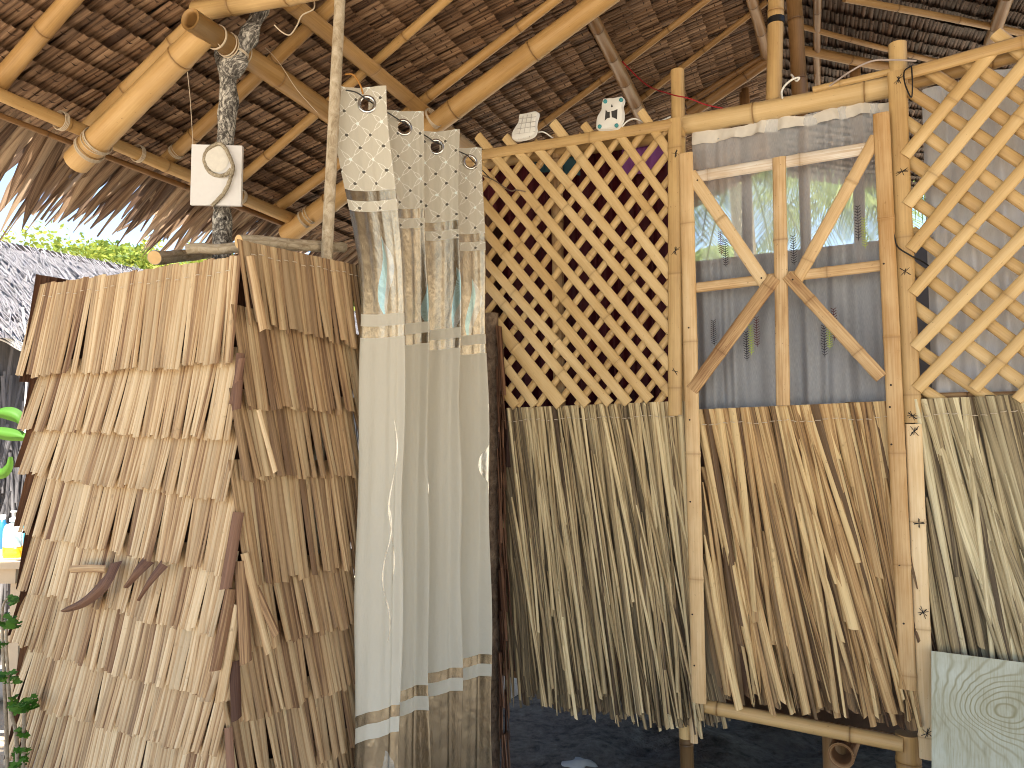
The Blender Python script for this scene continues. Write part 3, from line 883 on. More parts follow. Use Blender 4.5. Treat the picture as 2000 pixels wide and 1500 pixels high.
# side wall, course by course
SW = STS.uv(690, 600)[0] + .035
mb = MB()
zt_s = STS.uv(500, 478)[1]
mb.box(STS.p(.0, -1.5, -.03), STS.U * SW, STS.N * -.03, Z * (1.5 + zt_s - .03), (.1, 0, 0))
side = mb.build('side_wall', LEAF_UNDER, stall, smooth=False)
rows_s = [(490, 472, 692, 514), (505, 636, 700, 682), (490, 796, 700, 808), (482, 935, 696, 932), (478, 1144, 694, 1106), (470, 1272, 692, 1216), (462, 1410, 692, 1332), (455, 1560, 692, 1458), (450, 1700, 692, 1590)]
def zside(k, f):
    x0, y0, x1, y1 = rows_s[k]
    za = STS.uv(x0, y0, .03)[1]; zb = STS.uv(x1, y1, .03)[1]
    return za + (zb - za) * f
for k in range(len(rows_s) - 2, -1, -1):
    m = MB(); u = -.02
    while u < SW:
        w = random.uniform(.013, .026); f = max(0, u) / SW
        bot = zside(k + 1, f) + random.uniform(-.008, .008); top = zside(k, f) + (.05 if k else 0)
        lean = .08 + random.gauss(0, .008) - .03 * f
        if random.random() < .03: lean += random.uniform(.05, .2)
        p0 = STS.p(u + w / 2 - .02, top, .004 if k else .02); p1 = STS.p(u + w / 2 - .02 + lean * (top - bot), bot, .042 + random.uniform(-.005, .012))
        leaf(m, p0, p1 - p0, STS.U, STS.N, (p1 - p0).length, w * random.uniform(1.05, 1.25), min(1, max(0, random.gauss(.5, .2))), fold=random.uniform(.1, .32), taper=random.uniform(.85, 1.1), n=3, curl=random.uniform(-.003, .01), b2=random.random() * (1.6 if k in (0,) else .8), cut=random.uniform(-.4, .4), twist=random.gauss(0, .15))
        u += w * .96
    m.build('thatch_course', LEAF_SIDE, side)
# loose leaves on the corner
for (x0, y0, x1, y1, w, mt) in ((488, 500, 515, 645, .022, LEAF_STALL), (455, 790, 472, 700, .020, LEAF_UNDER), (505, 800, 538, 922, .013, LEAF_STALL), (470, 690, 462, 800, .022, LEAF_UNDER), (466, 1000, 440, 1150, .028, LEAF_UNDER), (470, 1095, 480, 1295, .030, LEAF_SIDE), (478, 1080, 525, 1275, .022, LEAF_SIDE), (458, 1290, 462, 1405, .026, LEAF_UNDER), (452, 1150, 420, 1310, .028, LEAF_STALL), (446, 1420, 452, 1520, .02, LEAF_UNDER), (462, 1180, 430, 1370, .026, LEAF_STALL), (500, 1150, 540, 1240, .02, LEAF_SIDE)):
    m = MB(); nn = (STF.N + STS.N).normalized()
    P0 = STF.O + nn * .045; p0, p1 = hit(x0, y0, P0, nn), hit(x1, y1, P0 + nn * .02, nn)
    d = p1 - p0
    leaf(m, p0, d, d.cross(nn), nn, d.length, w, random.random(), fold=.25, n=3, cut=.3, twist=random.gauss(0, .3))
    m.build('corner_leaf', mt, stall)
# stitching on the top courses
st = MB(); q = .02
while q < FW:
    c = STF.p(q, zline(0, q / FW) - .045 + .004 * math.sin(q * 50), .035); tube(st, [c - STF.U * .008, c + STF.N * .004, c + STF.U * .008], .0012, 5); q += random.uniform(.035, .05)
st.build('stitching', TWINE, front, kind='stuff')
st = MB(); q = .0
while q < SW:
    c = STS.p(q, zside(0, q / SW) - .035 + .003 * math.sin(q * 60), .037); tube(st, [c - STS.U * .008, c + STS.N * .004, c + STS.U * .008], .0013, 5); q += random.uniform(.024, .034)
st.build('stitching', TWINE, side, kind='stuff')
# frame logs
def frame_log(name, p0, p1, r0, r1, mat=BARK_POLE, **kw):
    m = MB(); log(m, p0, p1, r0, r1, 16, 16, .006, .10); o = m.build(name, mat, stall, **kw)
    d = (V(p1) - V(p0)).normalized()
    m = MB(); a, b = perp(d); base = len(m.v)
    for k in range(16): m.vert(V(p0) - d * .0015 + (a * math.cos(k * math.pi / 8) + b * math.sin(k * math.pi / 8)) * r0 * .95)
    m.face(*range(16)); m.build('cut_end', CUT, o)
    return o
ptop = STS.uv(664, 0)[0]
pole_top = STS.p(ptop, 1.62, .0); pole_bot = STS.p(STS.uv(662, 600)[0], -1.5, .0)
frame_log('upright_pole', STS.p(STS.uv(662, 300, .03)[0], -1.5, -.10), STS.p(STS.uv(664, 20, .05)[0], 1.62, .062), .020, .016, label='thin pale upright pole beside the curtain')
frame_log('frame_log', px(467, 472, 2.06), px(672, 482, 2.36), .020, .016)
frame_log('frame_log', px(302, 503, 2.13), px(420, 494, 2.6), .020, .018)
frame_log('frame_log', px(366, 487, 2.10), px(486, 484, 2.12), .014, .015)

# ================================================================== THE SHOWER CURTAIN
def curtain_mat():
    m = M('curtain cloth'); u, v = m.uv()
    cream = (.60, .575, .50)
    wv = m.noise(m.vec(u * 900.0, v * 900.0), 1, 1)
    base = m.mix(wv, (.50, .475, .405), (.57, .545, .465))
    # embroidered head: crossing threads with dark and pale stars
    up = v.lt(.44)
    gx = (u * 13.0 + v * 13.0); gy = (u * 13.0 - v * 13.0)
    fx = (gx.frac() - .5).abs(); fy = (gy.frac() - .5).abs()
    thread = (fx - ((gy * 6.283).sin() * .06 + .05)).abs().lt(.016).mx((fy - ((gx * 6.283).sin() * .06 + .05)).abs().lt(.016))
    star = (fx * fx + fy * fy).lt(.008)
    which = (gx.op('FLOOR') + gy.op('FLOOR') * 2.0).op('MODULO', 3.0).abs().gt(.5)
    c = m.mix(thread * up, base, (.80, .80, .76))
    c = m.mix(star * up * which, c, (.10, .095, .08))
    c = m.mix(star * up * (which * -1.0 + 1.0), c, (.78, .86, .84))
    # foil bands
    def band(a, b_): return v.gt(a) * v.lt(b_)
    foil = band(.330, .362).mx(band(.395, .715)).mx(band(.752, .788)).mx(band(1.915, 1.950)).mx(v.gt(1.995))
    # feather motifs woven into the foil, pale, the turquoise painting cyan reflections
    def feather(u0, v0, h, w):
        q = (v - v0) / h
        bend = (q * 5.5).sin() * .014
        prof = (q * 3.1416).sin().mx(0.0) * w
        d = (u - u0 - bend)
        ins = q.gt(0.0) * q.lt(1.0)
        return (d.abs() - prof).lt(0.0) * ins, d
    mot = None; blue = None
    for (u0, v0, h, w) in ((.10, .47, .26, .026), (.30, .50, .24, .024), (.36, .47, .27, .02), (.52, .52, .22, .026), (.60, .49, .25, .022), (.80, .50, .24, .024), (.90, .48, .26, .024), (1.10, .50, .24, .024), (1.22, .49, .25, .02),
                          (.12, 2.04, .16, .03), (.34, 2.03, .17, .03), (.62, 2.03, .17, .032), (.92, 2.04, .16, .03), (1.18, 2.03, .17, .03)):
        f, d = feather(u0, v0, h, w)
        hatch = ((d * 3.0 + v) * 150.0).frac().lt(.45)
        half = d.gt(0.0)
        a = f * hatch * .9
        mot = a if mot is None else mot.mx(a)
        if v0 < 1.5:
            bl = f * (half * -1.0 + 1.0)
            blue = bl if blue is None else blue.mx(bl)
    # ribbon motifs on the plain middle
    rib = None
    for (u0, v0, h, w) in ((.12, 1.30, .42, .002), (.14, 1.05, .5, .0015), (.34, .98, .36, .011), (.38, 1.22, .42, .002), (.60, 1.0, .38, .011), (.63, 1.25, .45, .002), (.66, 1.2, .42, .0015), (.90, 1.0, .42, .013), (.93, 1.38, .40, .012), (1.15, .98, .45, .012), (1.2, 1.35, .42, .012)):
        q = (v - v0) / h
        d = (u - u0 - (q * 9.0).sin() * .016).abs()
        prof = (q * 9.4248).sin().abs() * w + .0009
        a = (d - prof).lt(0.0) * q.gt(0.0) * q.lt(1.0)
        rib = a if rib is None else rib.mx(a)
    met = foil.mx(rib)
    c = m.mix(foil, c, (.39, .33, .245))
    c = m.mix(rib, c, (.50, .48, .43))
    c = m.mix(mot * foil, c, (.62, .64, .62))
    c = m.mix(blue * foil * .6, c, (.30, .55, .57))
    metal = met * (mot * -.5 + 1.0) * .92
    rough = met * -.52 + .74
    wr = m.noise(m.vec(u * 14.0, v * 5.0), 1, 4, .6)
    m.bump(wr * .8 + wv * .05, .5, .016)
    mat = m.done(c, rough, .3, metal)
    return mat
CURT = curtain_mat()
curt = empty('shower_curtain', STS.p(.8, -1.5, 0), 'cream and champagne foil shower curtain hanging on eyelets', 'curtain')
U0, U1 = STS.uv(650, 300, .0)[0], STS.uv(930, 305, .055)[0]
ZT, ZB = 1.075, -1.28
NC, NR = 420, 110
NF = 3.7
def cpos(q, h):
    """q along the rod, h metres below the top edge"""
    s = 2 * math.pi * NF * (q + .012 * math.sin(h * 2.2 + q * 9)) - 1.95
    amp = (.050 + .010 * math.sin(q * 11 + h * 1.1)) * (1 - .06 * min(1, h / 1.5)) + .004 * math.sin(h * 9 + q * 30)
    w = math.sin(s) - .27 * math.sin(2 * s) + .07 * math.sin(3 * s + h * .9) + .035 * math.sin(7 * s + h * 3)
    hh = min(1, h / .75); hh = hh * hh * (3 - 2 * hh)
    wid = U0 + (U1 - U0) * q + .055 * hh * (1 - q) + .055 * (h / 2.3) * q + .018 * math.cos(s)
    top = ZT + .006 * math.sin(s * 1.0)
    return STS.p(wid, top - h, .055 + .075 * hh * max(0, 1 - 2.5 * q) + amp * w)
hs = [i * .0045 for i in range(26)]
while hs[-1] < ZT - ZB: hs.append(hs[-1] + .024)
arc = [0.0]
for j in range(1, NC + 1): arc.append(arc[-1] + (cpos(j / NC, .05) - cpos((j - 1) / NC, .05)).length)
EYE = []
for s_mid in (.23, 1.23, 2.23, 3.23):       # on the flank that faces the viewer
    for d_ in (0,):
        best = None
        for j in range(10, NC - 10):
            q = j / NC; a_, b_ = cpos(q - .004, .05), cpos(q + .004, .05); nrm = (b_ - a_).cross(Z).normalized()
            face = abs(nrm.dot((CAM - a_).normalized()))
            sc = face - 9 * abs(q * NF - s_mid - .08)
            if best is None or sc > best[0]: best = (sc, j)
        EYE.append(best[1])
mb = MB(); grid = []
for h in hs:
    grid.append([mb.vert(cpos(j / NC, h), (arc[j], h), (.5, 0, 0)) for j in range(NC + 1)])
for i in range(len(hs) - 1):
    for j in range(NC):
        hm, am = (hs[i] + hs[i + 1]) / 2, (arc[j] + arc[j + 1]) / 2
        if any((am - arc[e]) ** 2 + (hm - .055) ** 2 < .0205 ** 2 for e in EYE): continue
        mb.face(grid[i][j], grid[i][j + 1], grid[i + 1][j + 1], grid[i + 1][j])
cloth = mb.build('cloth', CURT, curt)
ring_pts = []
for e in EYE:
    q = e / NC; c = cpos(q, .055); nrm = (cpos(q + .004, .055) - cpos(q - .004, .055)).cross(Z).normalized()
    m = MB(); torus(m, c, nrm, .0245, .0055, 32, 8, squash=.7); m.build('eyelet', STEEL, curt)
    ring_pts.append((c, nrm))
pp = [STS.p(U0 + .01, ZT - .03, .04)]
for c, nrm in ring_pts:
    sg = 1 if nrm.dot(STS.N) > 0 else -1
    pp += [c + Z * .018 - STS.U * .05, c + Z * .015]
pp.append(WALL.p(.02, 1.03, .05))
cord('hanging_wire', pp, .0022, DARKGREY, curt, n=6)
cord('tie_string', [STS.p(ptop - .02, 1.09, .045), STS.p(ptop + .01, 1.10, .05), STS.p(ptop + .03, 1.075, .06), STS.p(ptop + .045, 1.05, .06)], .003, plain('orange twine', (.42, .20, .05), .8), curt)

# ================================================================== THINGS
# number board
BF = Frame(px(424, 343, 2.44), (1, .10, .01), Z, (-.10, -1, 0))
sb = empty('number_board', px(424, 405, 2.44), 'white number board with a rope figure nine on the forked post', 'sign')
bw, bh = 97 / F * 2.44 / 2, 122 / F * 2.44 / 2
mb = MB(); mb.box(BF.p(-bw, -bh, -.006), BF.U * 2 * bw, Z * 2 * bh, BF.N * .012)
mb.build('board', plain('white painted board', (.72, .72, .73), .75, var=.06, scale=60), sb, smooth=False)
ROPE = bark_mat('sisal rope', (.10, .08, .05), (.36, .31, .23), (.55, .50, .40), 160)
nine = [(452, 330), (441, 341), (425, 343), (408, 334), (399, 313), (404, 295), (417, 284), (430, 281), (441, 291), (451, 312), (455, 328), (449, 352), (438, 376), (424, 392), (414, 402)]
m = MB(); tube(m, smooth_path([BF.pt(x, y, .012) for x, y in nine], 6), .0065, 8, .25, jf=160)
m.build('rope_figure', ROPE, sb, label='rope laid in the shape of a nine')
m = MB(); base = 0
for k in range(20):
    an = k * math.pi / 10; c = BF.pt(425, 312, .0)
    m.vert(c + BF.U * (.040 * math.cos(an)) + Z * (.045 * math.sin(an)) + BF.N * .0085)
m.face(*range(20)); m.build('shell_disc', plain('pale shell', (.70, .68, .62), .4, var=.2, scale=50), sb)
cord('hanging_string', [px(366, 140, 2.36), px(372, 200, 2.42), px(377, 285, 2.43)], .0011, TWINE, sb)

# loose cords
def thing_cord(name, pts, r, mat, label, cat='cord'):
    o = cord(name, pts, r, mat); return tag(o, label, cat)
thing_cord('loose_string', [px(614, 3, 2.3), px(612, 18, 2.3), px(590, 30, 2.3), px(580, 50, 2.3), px(566, 68, 2.3), px(550, 62, 2.3), px(536, 49, 2.3)], .0022, TWINE, 'loose white string curling below the top tie beam')
thing_cord('thin_string', [px(518, 93, 2.6), px(545, 122, 2.6), px(580, 175, 2.6), px(620, 220, 2.6)], .0011, TWINE, 'thin straight string running down along the thick beam')
thing_cord('beam_tail', [px(376, 40, 2.36), px(400, 62, 2.36), px(424, 84, 2.36), px(432, 92, 2.36)], .0012, TWINE, 'thin fibre sticking out of the hollow beam end')
thing_cord('white_cable', [wpt(1528, 192, -.03), wpt(1527, 178, .0), wpt(1536, 164, .01), wpt(1550, 154, .01), wpt(1561, 152, .01), wpt(1556, 158, .0), wpt(1549, 150, -.02), wpt(1546, 146, -.04)], .0036, WHITE_P, 'white cable loop above the door beside the upright bamboo')
thing_cord('red_wire', [wpt(1215, 120, -.3), wpt(1262, 165, -.2), wpt(1310, 184, .02), wpt(1345, 192, .02), wpt(1380, 205, -.02), wpt(1420, 213, -.05)], .0026, RED_W, 'red wire crossing the bamboo post head')
thing_cord('grey_wire', [wpt(1620, 168, -.02), wpt(1660, 140, .02), wpt(1700, 120, .03), wpt(1740, 117, .03), wpt(1790, 119, .02)], .0030, plain('grey cable', (.42, .36, .34), .5), 'grey wire arching to the tall post')
thing_cord('hanging_cable', [wpt(1778, 130, .03), wpt(1766, 140, .035), wpt(1768, 165, .04), wpt(1780, 190, .04), wpt(1782, 160, .04), wpt(1780, 128, .03)], .0022, BLACK, 'black cord loop hanging from the wide lattice top')
thing_cord('black_wire', [wpt(1745, 450, .03), wpt(1752, 480, .03), wpt(1775, 497, .03), wpt(1800, 510, .0), wpt(1815, 520, -.03)], .0024, BLACK, 'black wire drooping across the tall post')
thing_cord('twisted_twig', [wpt(936, 340, .03), wpt(965, 352, .03), wpt(995, 372, .03), wpt(1008, 371, .03), wpt(1026, 374, .03)], .0028, BARK_DARK, 'brown twisted twine knotted on the fine lattice', 'twine')

# the two white gadgets on the lattice top
def gadget(name, outline, n, tilt, label, feet, slots, ribs):
    root = empty(name, wpt(*outline[0], n), label, 'gadget', 'white gadgets on the lattice')
    m = MB(); P = [wpt(x, y, n) for x, y in outline]
    P = smooth_path(P + [P[0]], 4)[:-1]
    c0 = sum(P, V((0, 0, 0))) / len(P)
    layers = [(1.0, -.012), (1.0, .006), (.97, .010), (.9, .012)]
    rows = []
    for sc_, off in layers:
        rows.append([m.vert(c0 + (p - c0) * sc_ + WALL.N * (off + tilt * (p.z - c0.z)), (0, 0)) for p in P])
    m.grid(rows, True); m.face(*rows[0]); m.face(*rows[-1])
    body = m.build('case', WHITE_P, root)
    for (x, y, r) in feet:
        m = MB(); c = wpt(x, y, n + .015); a = WALL.U; rows = []
        for rr, off in ((r, -.004), (r, .002), (r * .8, .004)):
            rows.append([m.vert(c + (a * math.cos(k * math.pi / 8) + Z * math.sin(k * math.pi / 8)) * rr + WALL.N * (off + tilt * (c.z - c0.z))) for k in range(16)])
        m.grid(rows, True); m.face(*rows[-1]); m.build('foot', TEAL, root)
    for sl in slots:
        m = MB(); m.face(*[m.vert(wpt(x, y, n + .0135) + WALL.N * tilt * (wpt(x, y, n).z - c0.z)) for x, y in sl]); m.build('slot', DARKGREY, root)
    if ribs:
        m = MB()
        for (x0, y0, x1, y1) in ribs:
            a_, b_ = wpt(x0, y0, n + .013), wpt(x1, y1, n + .013)
            tube(m, [a_, b_], .0012, 5)
        m.build('rib', plain('grey rib', (.42, .42, .42), .6), root)
    return root
gadget('white_gadget', [(1016, 224), (1032, 221), (1048, 218), (1051, 224), (1048, 236), (1047, 247), (1048, 256), (1043, 266), (1030, 272), (1012, 275), (1003, 273), (1002, 262), (1008, 250), (1014, 240), (1015, 230)], .035, -.05, 'white ribbed wavy gadget tilted on the lattice top, further from the door', [], [],
       [(1014, 232, 1047, 228), (1013, 242, 1046, 237), (1009, 252, 1045, 247), (1005, 262, 1045, 257), (1022, 226, 1012, 272), (1030, 224, 1022, 270), (1038, 223, 1034, 268)])
gadget('white_gadget', [(1180, 194), (1192, 193), (1204, 192), (1216, 190), (1219, 197), (1216, 208), (1218, 220), (1217, 234), (1211, 246), (1205, 252), (1186, 254), (1168, 254), (1166, 244), (1168, 230), (1176, 216), (1177, 204)], .03, .0, 'white wavy gadget with four teal feet and dark slots on the lattice',
       [(1182, 198, .0075), (1213, 195, .0075), (1171, 247, .0075), (1204, 245, .0075)], [[(1183, 214), (1187, 219), (1191, 218), (1191, 230), (1186, 231), (1181, 236)], [(1194, 217), (1199, 216), (1206, 213), (1205, 233), (1199, 230), (1195, 229)], [(1195, 203), (1197, 208), (1195, 210), (1193, 208)]], [])
thing_cord('white_lead', [wpt(1215, 248, .02), wpt(1225, 237, .02), wpt(1240, 232, .02), wpt(1262, 240, -.02), wpt(1290, 236, -.02), wpt(1310, 228, -.02)], .0028, WHITE_P, 'white lead running from the teal-footed gadget to the post', 'cable')
thing_cord('short_white_lead', [wpt(1052, 258, .02), wpt(1062, 258, .02), wpt(1075, 266, .0), wpt(1085, 274, -.03)], .0028, WHITE_P, 'short white lead behind the ribbed gadget', 'cable')

# curtains and clothes in the room
def hang(name, x0, x1, yt0, yt1, yb0, yb1, n, folds, amp, mat, label, cat, nc=120, nr=30, wav=0.0):
    u0, z0 = WALL.uv(x0, yt0, n); u1, z1 = WALL.uv(x1, yt1, n)
    zb0 = WALL.uv(x0, yb0, n)[1]; zb1 = WALL.uv(x1, yb1, n)[1]
    m = MB(); rows = []; s0 = random.random() * 9
    for i in range(nr + 1):
        f = i / nr; row = []
        for j in range(nc + 1):
            q = j / nc; u = u0 + (u1 - u0) * q
            zt = z0 + (z1 - z0) * q + wav * math.sin(q * 17 + s0); zb = zb0 + (zb1 - zb0) * q
            s = 2 * math.pi * folds * q + 1.2 * mnoise.noise((q * 4, f * .8, s0)) * 2
            dn = amp * (math.sin(s) + .4 * math.sin(2.3 * s + 1)) * (.5 + .5 * f) + amp * .6 * mnoise.noise((q * 9, f * 3, s0))
            row.append(m.vert(WALL.p(u, zt + (zb - zt) * f, n + dn), (u, f * abs(zt - zb)), (.5, 0, 0)))
        rows.append(row)
    m.grid(rows)
    return m.build(name, mat, label=label, cat=cat)
MAROON = M('maroon cloth'); _n = MAROON.noise(MAROON.pos(), 9, 3)
MAROON = MAROON.done(MAROON.mix(_n, (.035, .003, .008), (.10, .006, .016)), .55, .3)
hang('maroon_curtain', 925, 1322, 320, 262, 800, 790, -.18, 11, .022, MAROON, 'dark maroon curtain behind the fine lattice', 'curtain')
hang('purple_cloth', 1215, 1298, 292, 268, 352, 322, -.115, 3, .006, plain('purple cloth', (.30, .10, .36), .7), 'purple cloth hung behind the top of the fine lattice', 'cloth', 40, 12)
hang('teal_cloth', 1034, 1132, 300, 296, 334, 342, -.115, 3, .006, plain('teal cloth', (.05, .12, .15), .7), 'dark teal cloth hung behind the top of the fine lattice', 'cloth', 40, 12)
def sheer_mat(name, colr, alpha, tr=.5):
    m = M(name); u, v = m.uv()
    n1 = m.noise(m.vec(u * 60.0, v * 4.0), 1, 3); weave = m.noise(m.vec(u * 1500.0, v * 60.0), 1, 1)
    c = m.mix(n1, tuple(k * .85 for k in colr), colr)
    mat = m.done(c, .7, .2)
    tl = m.n('BsdfTranslucent'); m.link(c, tl.inputs[0])
    mx = m.n('MixShader'); mx.inputs[0].default_value = tr
    m.link(m.b.outputs[0], mx.inputs[1]); m.link(tl.outputs[0], mx.inputs[2])
    tp = m.n('BsdfTransparent'); m2 = m.n('MixShader')
    m.link((weave - .5) * .3 + alpha, m2.inputs[0])
    m.link(tp.outputs[0], m2.inputs[1]); m.link(mx.outputs[0], m2.inputs[2]); m.link(m2.outputs[0], m.out.inputs[0])
    return mat
sheer = hang('sheer_curtain', 1352, 1738, 262, 196, 815, 800, -.075, 5.5, .016, sheer_mat('sheer voile', (.80, .85, .93), .40, .15), 'sheer grey curtain with embroidered sprigs hanging in the door frame', 'curtain', 160, 30, .006)
hem = hang('hem', 1352, 1738, 258, 192, 285, 214, -.064, 6, .010, plain('curtain hem', (.62, .60, .56), .8), None, None, 100, 4, .012)
hem.parent = sheer; hem.matrix_parent_inverse = Matrix.Identity(4)
hang('grey_curtain', 1800, 2340, 176, 40, 790, 775, -.10, 8, .014, sheer_mat('pale grey voile', (.90, .93, 1.0), .98, .2), 'pale grey curtain behind the wide lattice', 'curtain', 120, 30)
SPR_D = plain('navy thread', (.02, .02, .035), .7); SPR_G = plain('lime thread', (.40, .52, .10), .7); SPR_B = plain('brown thread', (.10, .03, .04), .7)
for (x, y0, y1, mt) in ((1458, 650, 705, SPR_D), (1467, 638, 693, SPR_G), (1478, 622, 678, SPR_B), (1610, 638, 698, SPR_D), (1620, 630, 682, SPR_G), (1629, 605, 665, SPR_B), (1417, 470, 522, SPR_D), (1408, 455, 498, SPR_B), (1550, 463, 518, SPR_D), (1676, 405, 470, SPR_D), (1689, 428, 485, SPR_G), (1394, 628, 675, SPR_D)):
    m = MB(); n = -.045
    a, b_ = wpt(x - 1, y0, n), wpt(x + 1, y1, n)
    tube(m, [a, b_], .0009, 5)
    k = 0.0
    while k < 1:
        c = a.lerp(b_, k); l = .011 * (1 - .4 * abs(k - .5))
        for sg in (-1, 1):
            i0 = len(m.v)
            for (q1, q2) in ((0, -.001), (1, .0055), (.95, .0075), (0, .0018)): m.vert(c + WALL.U * sg * l * q1 + Z * q2 + WALL.N * .001)
            m.face(i0, i0 + 1, i0 + 2, i0 + 3)
        k += .085
    m.build('sprig', mt, sheer)

# plywood board, lower right
pb = MB()
bt0, bt1 = wpt(1819, 1271, .07), wpt(1819, 1271, .07) + WALL.U * .75
down = (-Z * .9 + WALL.N * .26 + WALL.U * -.02)
def ply_mat():
    m = M('weathered plywood'); u, v = m.uv()
    w0 = m.noise(m.vec(u * 2.6, v * 3.2), 1, 3, .5, .5)
    knot = ((u - .16) * (u - .16) * 110.0 + (v - .80) * (v - .80) * 240.0)
    fine = m.noise(m.vec(u * 260.0, v * 14.0), 1, 4, .65)
    stain = m.noise(m.vec(u * 7.0, v * 5.0, 2.0), 1, 5, .65)
    g_ = u * 26.0 + w0 * 9.0 + (knot * -1.0).op('EXPONENT') * 7.0
    ringf = (g_.frac() - .5).abs().step(.0, .24)
    c = m.ramp(fine * .45 + stain * .55, [(.32, (.20, .185, .11)), (.47, (.37, .37, .28)), (.70, (.53, .57, .51))])
    near = (knot * -.35).op('EXPONENT')
    c = m.mix((ringf * -1.0 + 1.0) * (near * .8 + stain.step(.45, .65) * .35), c, (.22, .20, .10))
    c = m.mix(fine.step(.55, .75) * .5, c, (.25, .23, .14))
    m.bump(ringf, .15, .001)
    return m.done(c, .65, .3)
pb.box(bt0, WALL.U * .75, down, WALL.U.cross(down).normalized() * .014)
tag(pb.build('plywood_board', ply_mat(), smooth=False), 'pale green weathered plywood board leaning by the straw wall', 'board')

# ---------------------------------------------------------------- left background
nh = empty('thatched_hut', px(-60, 900, 5.6), 'neighbouring hut with weathered grey thatch roof', 'hut')
nh.location.z = 0
def nh_pt(a, b, n=0):            # a along Pd from the ridge's near end, b down the slope
    return px(0, 470, 6.0) + Pd * a + (V((.866, -.5, 0)) * .86 + Z * -.52).normalized() * b + (V((.866, -.5, 0)) * .52 + Z * .86) * n
mb = MB()
i_ = [mb.vert(nh_pt(a, b, -.05), (a, b), (.4, 0, 0)) for a, b in ((-3, 0), (4.5, 0), (4.5, 1.75), (-3, 1.75))]
mb.face(*i_)
sl = V((-.866, .5, 0)) * .86 + Z * -.52
top = px(0, 470, 6.0)
j_ = [mb.vert(p, (0, 0), (.4, 0, 0)) for p in (top + Pd * -3, top + Pd * 4.5, top + Pd * 4.5 + sl * 1.9, top + Pd * -3 + sl * 1.9)]
mb.face(*j_)
nroof = mb.build('roof', LEAF_GREY, nh, smooth=False)
mb = MB()
sdir = (V((.866, -.5, 0)) * .86 + Z * -.52).normalized(); sn = (V((.866, -.5, 0)) * .52 + Z * .86).normalized()
for k in range(9000):
    a, b = random.uniform(-2.2, 4.4), random.uniform(-.02, 1.7)
    L = random.uniform(.12, .3); d = sdir + Pd * random.gauss(-.12, .20) + sn * random.uniform(-.02, .05)
    leaf(mb, nh_pt(a, b, random.uniform(-.01, .03)), d, Pd, sn, L, random.uniform(.006, .014), random.uniform(.35, .7), n=1, fold=.1, taper=.5)
mb.build('thatch', LEAF_GREY, nroof, kind='stuff')
mb = MB()
wp = nh_pt(-3, 1.45); wp.z = 0
mb.box(wp, Pd * 7.4, V((-.866, .5, 0)) * .1, Z * (nh_pt(0, 1.45).z - .02), (.3, 0, 0))
nw = mb.build('wall', LEAF_GREY, nh, smooth=False)
mb = MB()
for k in range(1500):
    a = random.uniform(-1.5, 3.2); z = random.uniform(.1, nh_pt(0, 1.45).z)
    p = nh_pt(-3, 1.45) + Pd * (a + 3) + V((.866, -.5, 0)) * random.uniform(.005, .04); p.z = z
    leaf(mb, p, -Z + Pd * random.gauss(0, .12), Pd, V((.866, -.5, 0)), random.uniform(.2, .5), random.uniform(.012, .03), random.random() * .8, n=2, fold=.2, taper=.8)
mb.build('wall_thatch', LEAF_GREY, nw, kind='stuff')
ROPEW = plain('white rope', (.75, .75, .74), .7)
for k in range(5):
    cord('eave_rope', [px(-20, 620 + k * 9, 4.75), px(12, 640 + k * 7 + random.uniform(-4, 4), 4.75), px(40, 668 + k * 4, 4.75), px(70, 676 + k * 3, 4.75)], .006, ROPEW, nh)
cord('hanging_rope', [px(44, 600, 4.7), px(50, 650, 4.7), px(54, 700, 4.7), px(50, 780, 4.7), px(48, 850, 4.7)], .006, ROPEW, nh)

# table with bottles
tb = empty('side_table', px(-20, 1100, 3.5), 'plain wooden table at the edge behind the stall', 'table')
tb.location.z = 0
TW = plain('raw timber', (.55, .42, .28), .7, var=.2, scale=12)
tz = px(0, 1096, 3.45).z
tx = px(40, 1096, 3.45).x
mb = MB(); mb.box((tx - 1.0, 3.42, tz - .03), (1.02, 0, 0), (0, .6, 0), (0, 0, .03)); mb.build('table_top', TW, tb, smooth=False)
mb = MB(); mb.box((tx - .98, 3.45, tz - .10), (.96, 0, 0), (0, .03, 0), (0, 0, .068)); mb.build('apron', TW, tb, smooth=False)
for (x, y) in ((tx - .06, 3.48), (tx - .94, 3.48), (tx - .06, 3.95), (tx - .94, 3.95)):
    mb = MB(); mb.box((x, y, 0), (.045, 0, 0), (0, .045, 0), (0, 0, tz - .03)); mb.build('leg', TW, tb, smooth=False)
mb = MB(); tube(mb, [(tx - .9, 3.5, tz - .12), (tx - .02, 3.5, tz - .36)], .02, 8); mb.build('brace', TW, tb)
def lathe(name, c, prof, mat, parent, seg=20, sx=1.0, sy=1.0):
    m = MB(); rows = []
    for r, z in prof:
        rows.append([m.vert(V(c) + V((math.cos(2 * math.pi * k / seg) * r * sx, math.sin(2 * math.pi * k / seg) * r * sy, z)), (k / seg, z)) for k in range(seg)])
    m.grid(rows, True); m.face(*rows[-1]); m.face(*rows[0])
    return m.build(name, mat, parent)
c = V((px(24, 1094, 3.55).x, 3.55, tz))
sbt = empty('soap_bottle', c, 'yellow liquid soap bottle with white pump on the table', 'bottle')
lathe('liquid', c, [(.040, .001), (.045, .01), (.045, .055)], plain('yellow soap', (.75, .42, .02), .2, .5, var=.05), sbt, sx=1.0, sy=.6)
lathe('bottle', c, [(.044, .055), (.044, .13), (.036, .15), (.014, .158), (.014, .168)], plain('frosted plastic', (.62, .70, .72), .3, .5, var=.05), sbt, sx=1.0, sy=.6)
lathe('pump', c, [(.017, .166), (.017, .182), (.007, .184), (.007, .205), (.014, .206), (.014, .215)], WHITE_P, sbt)
mb = MB(); rows = []
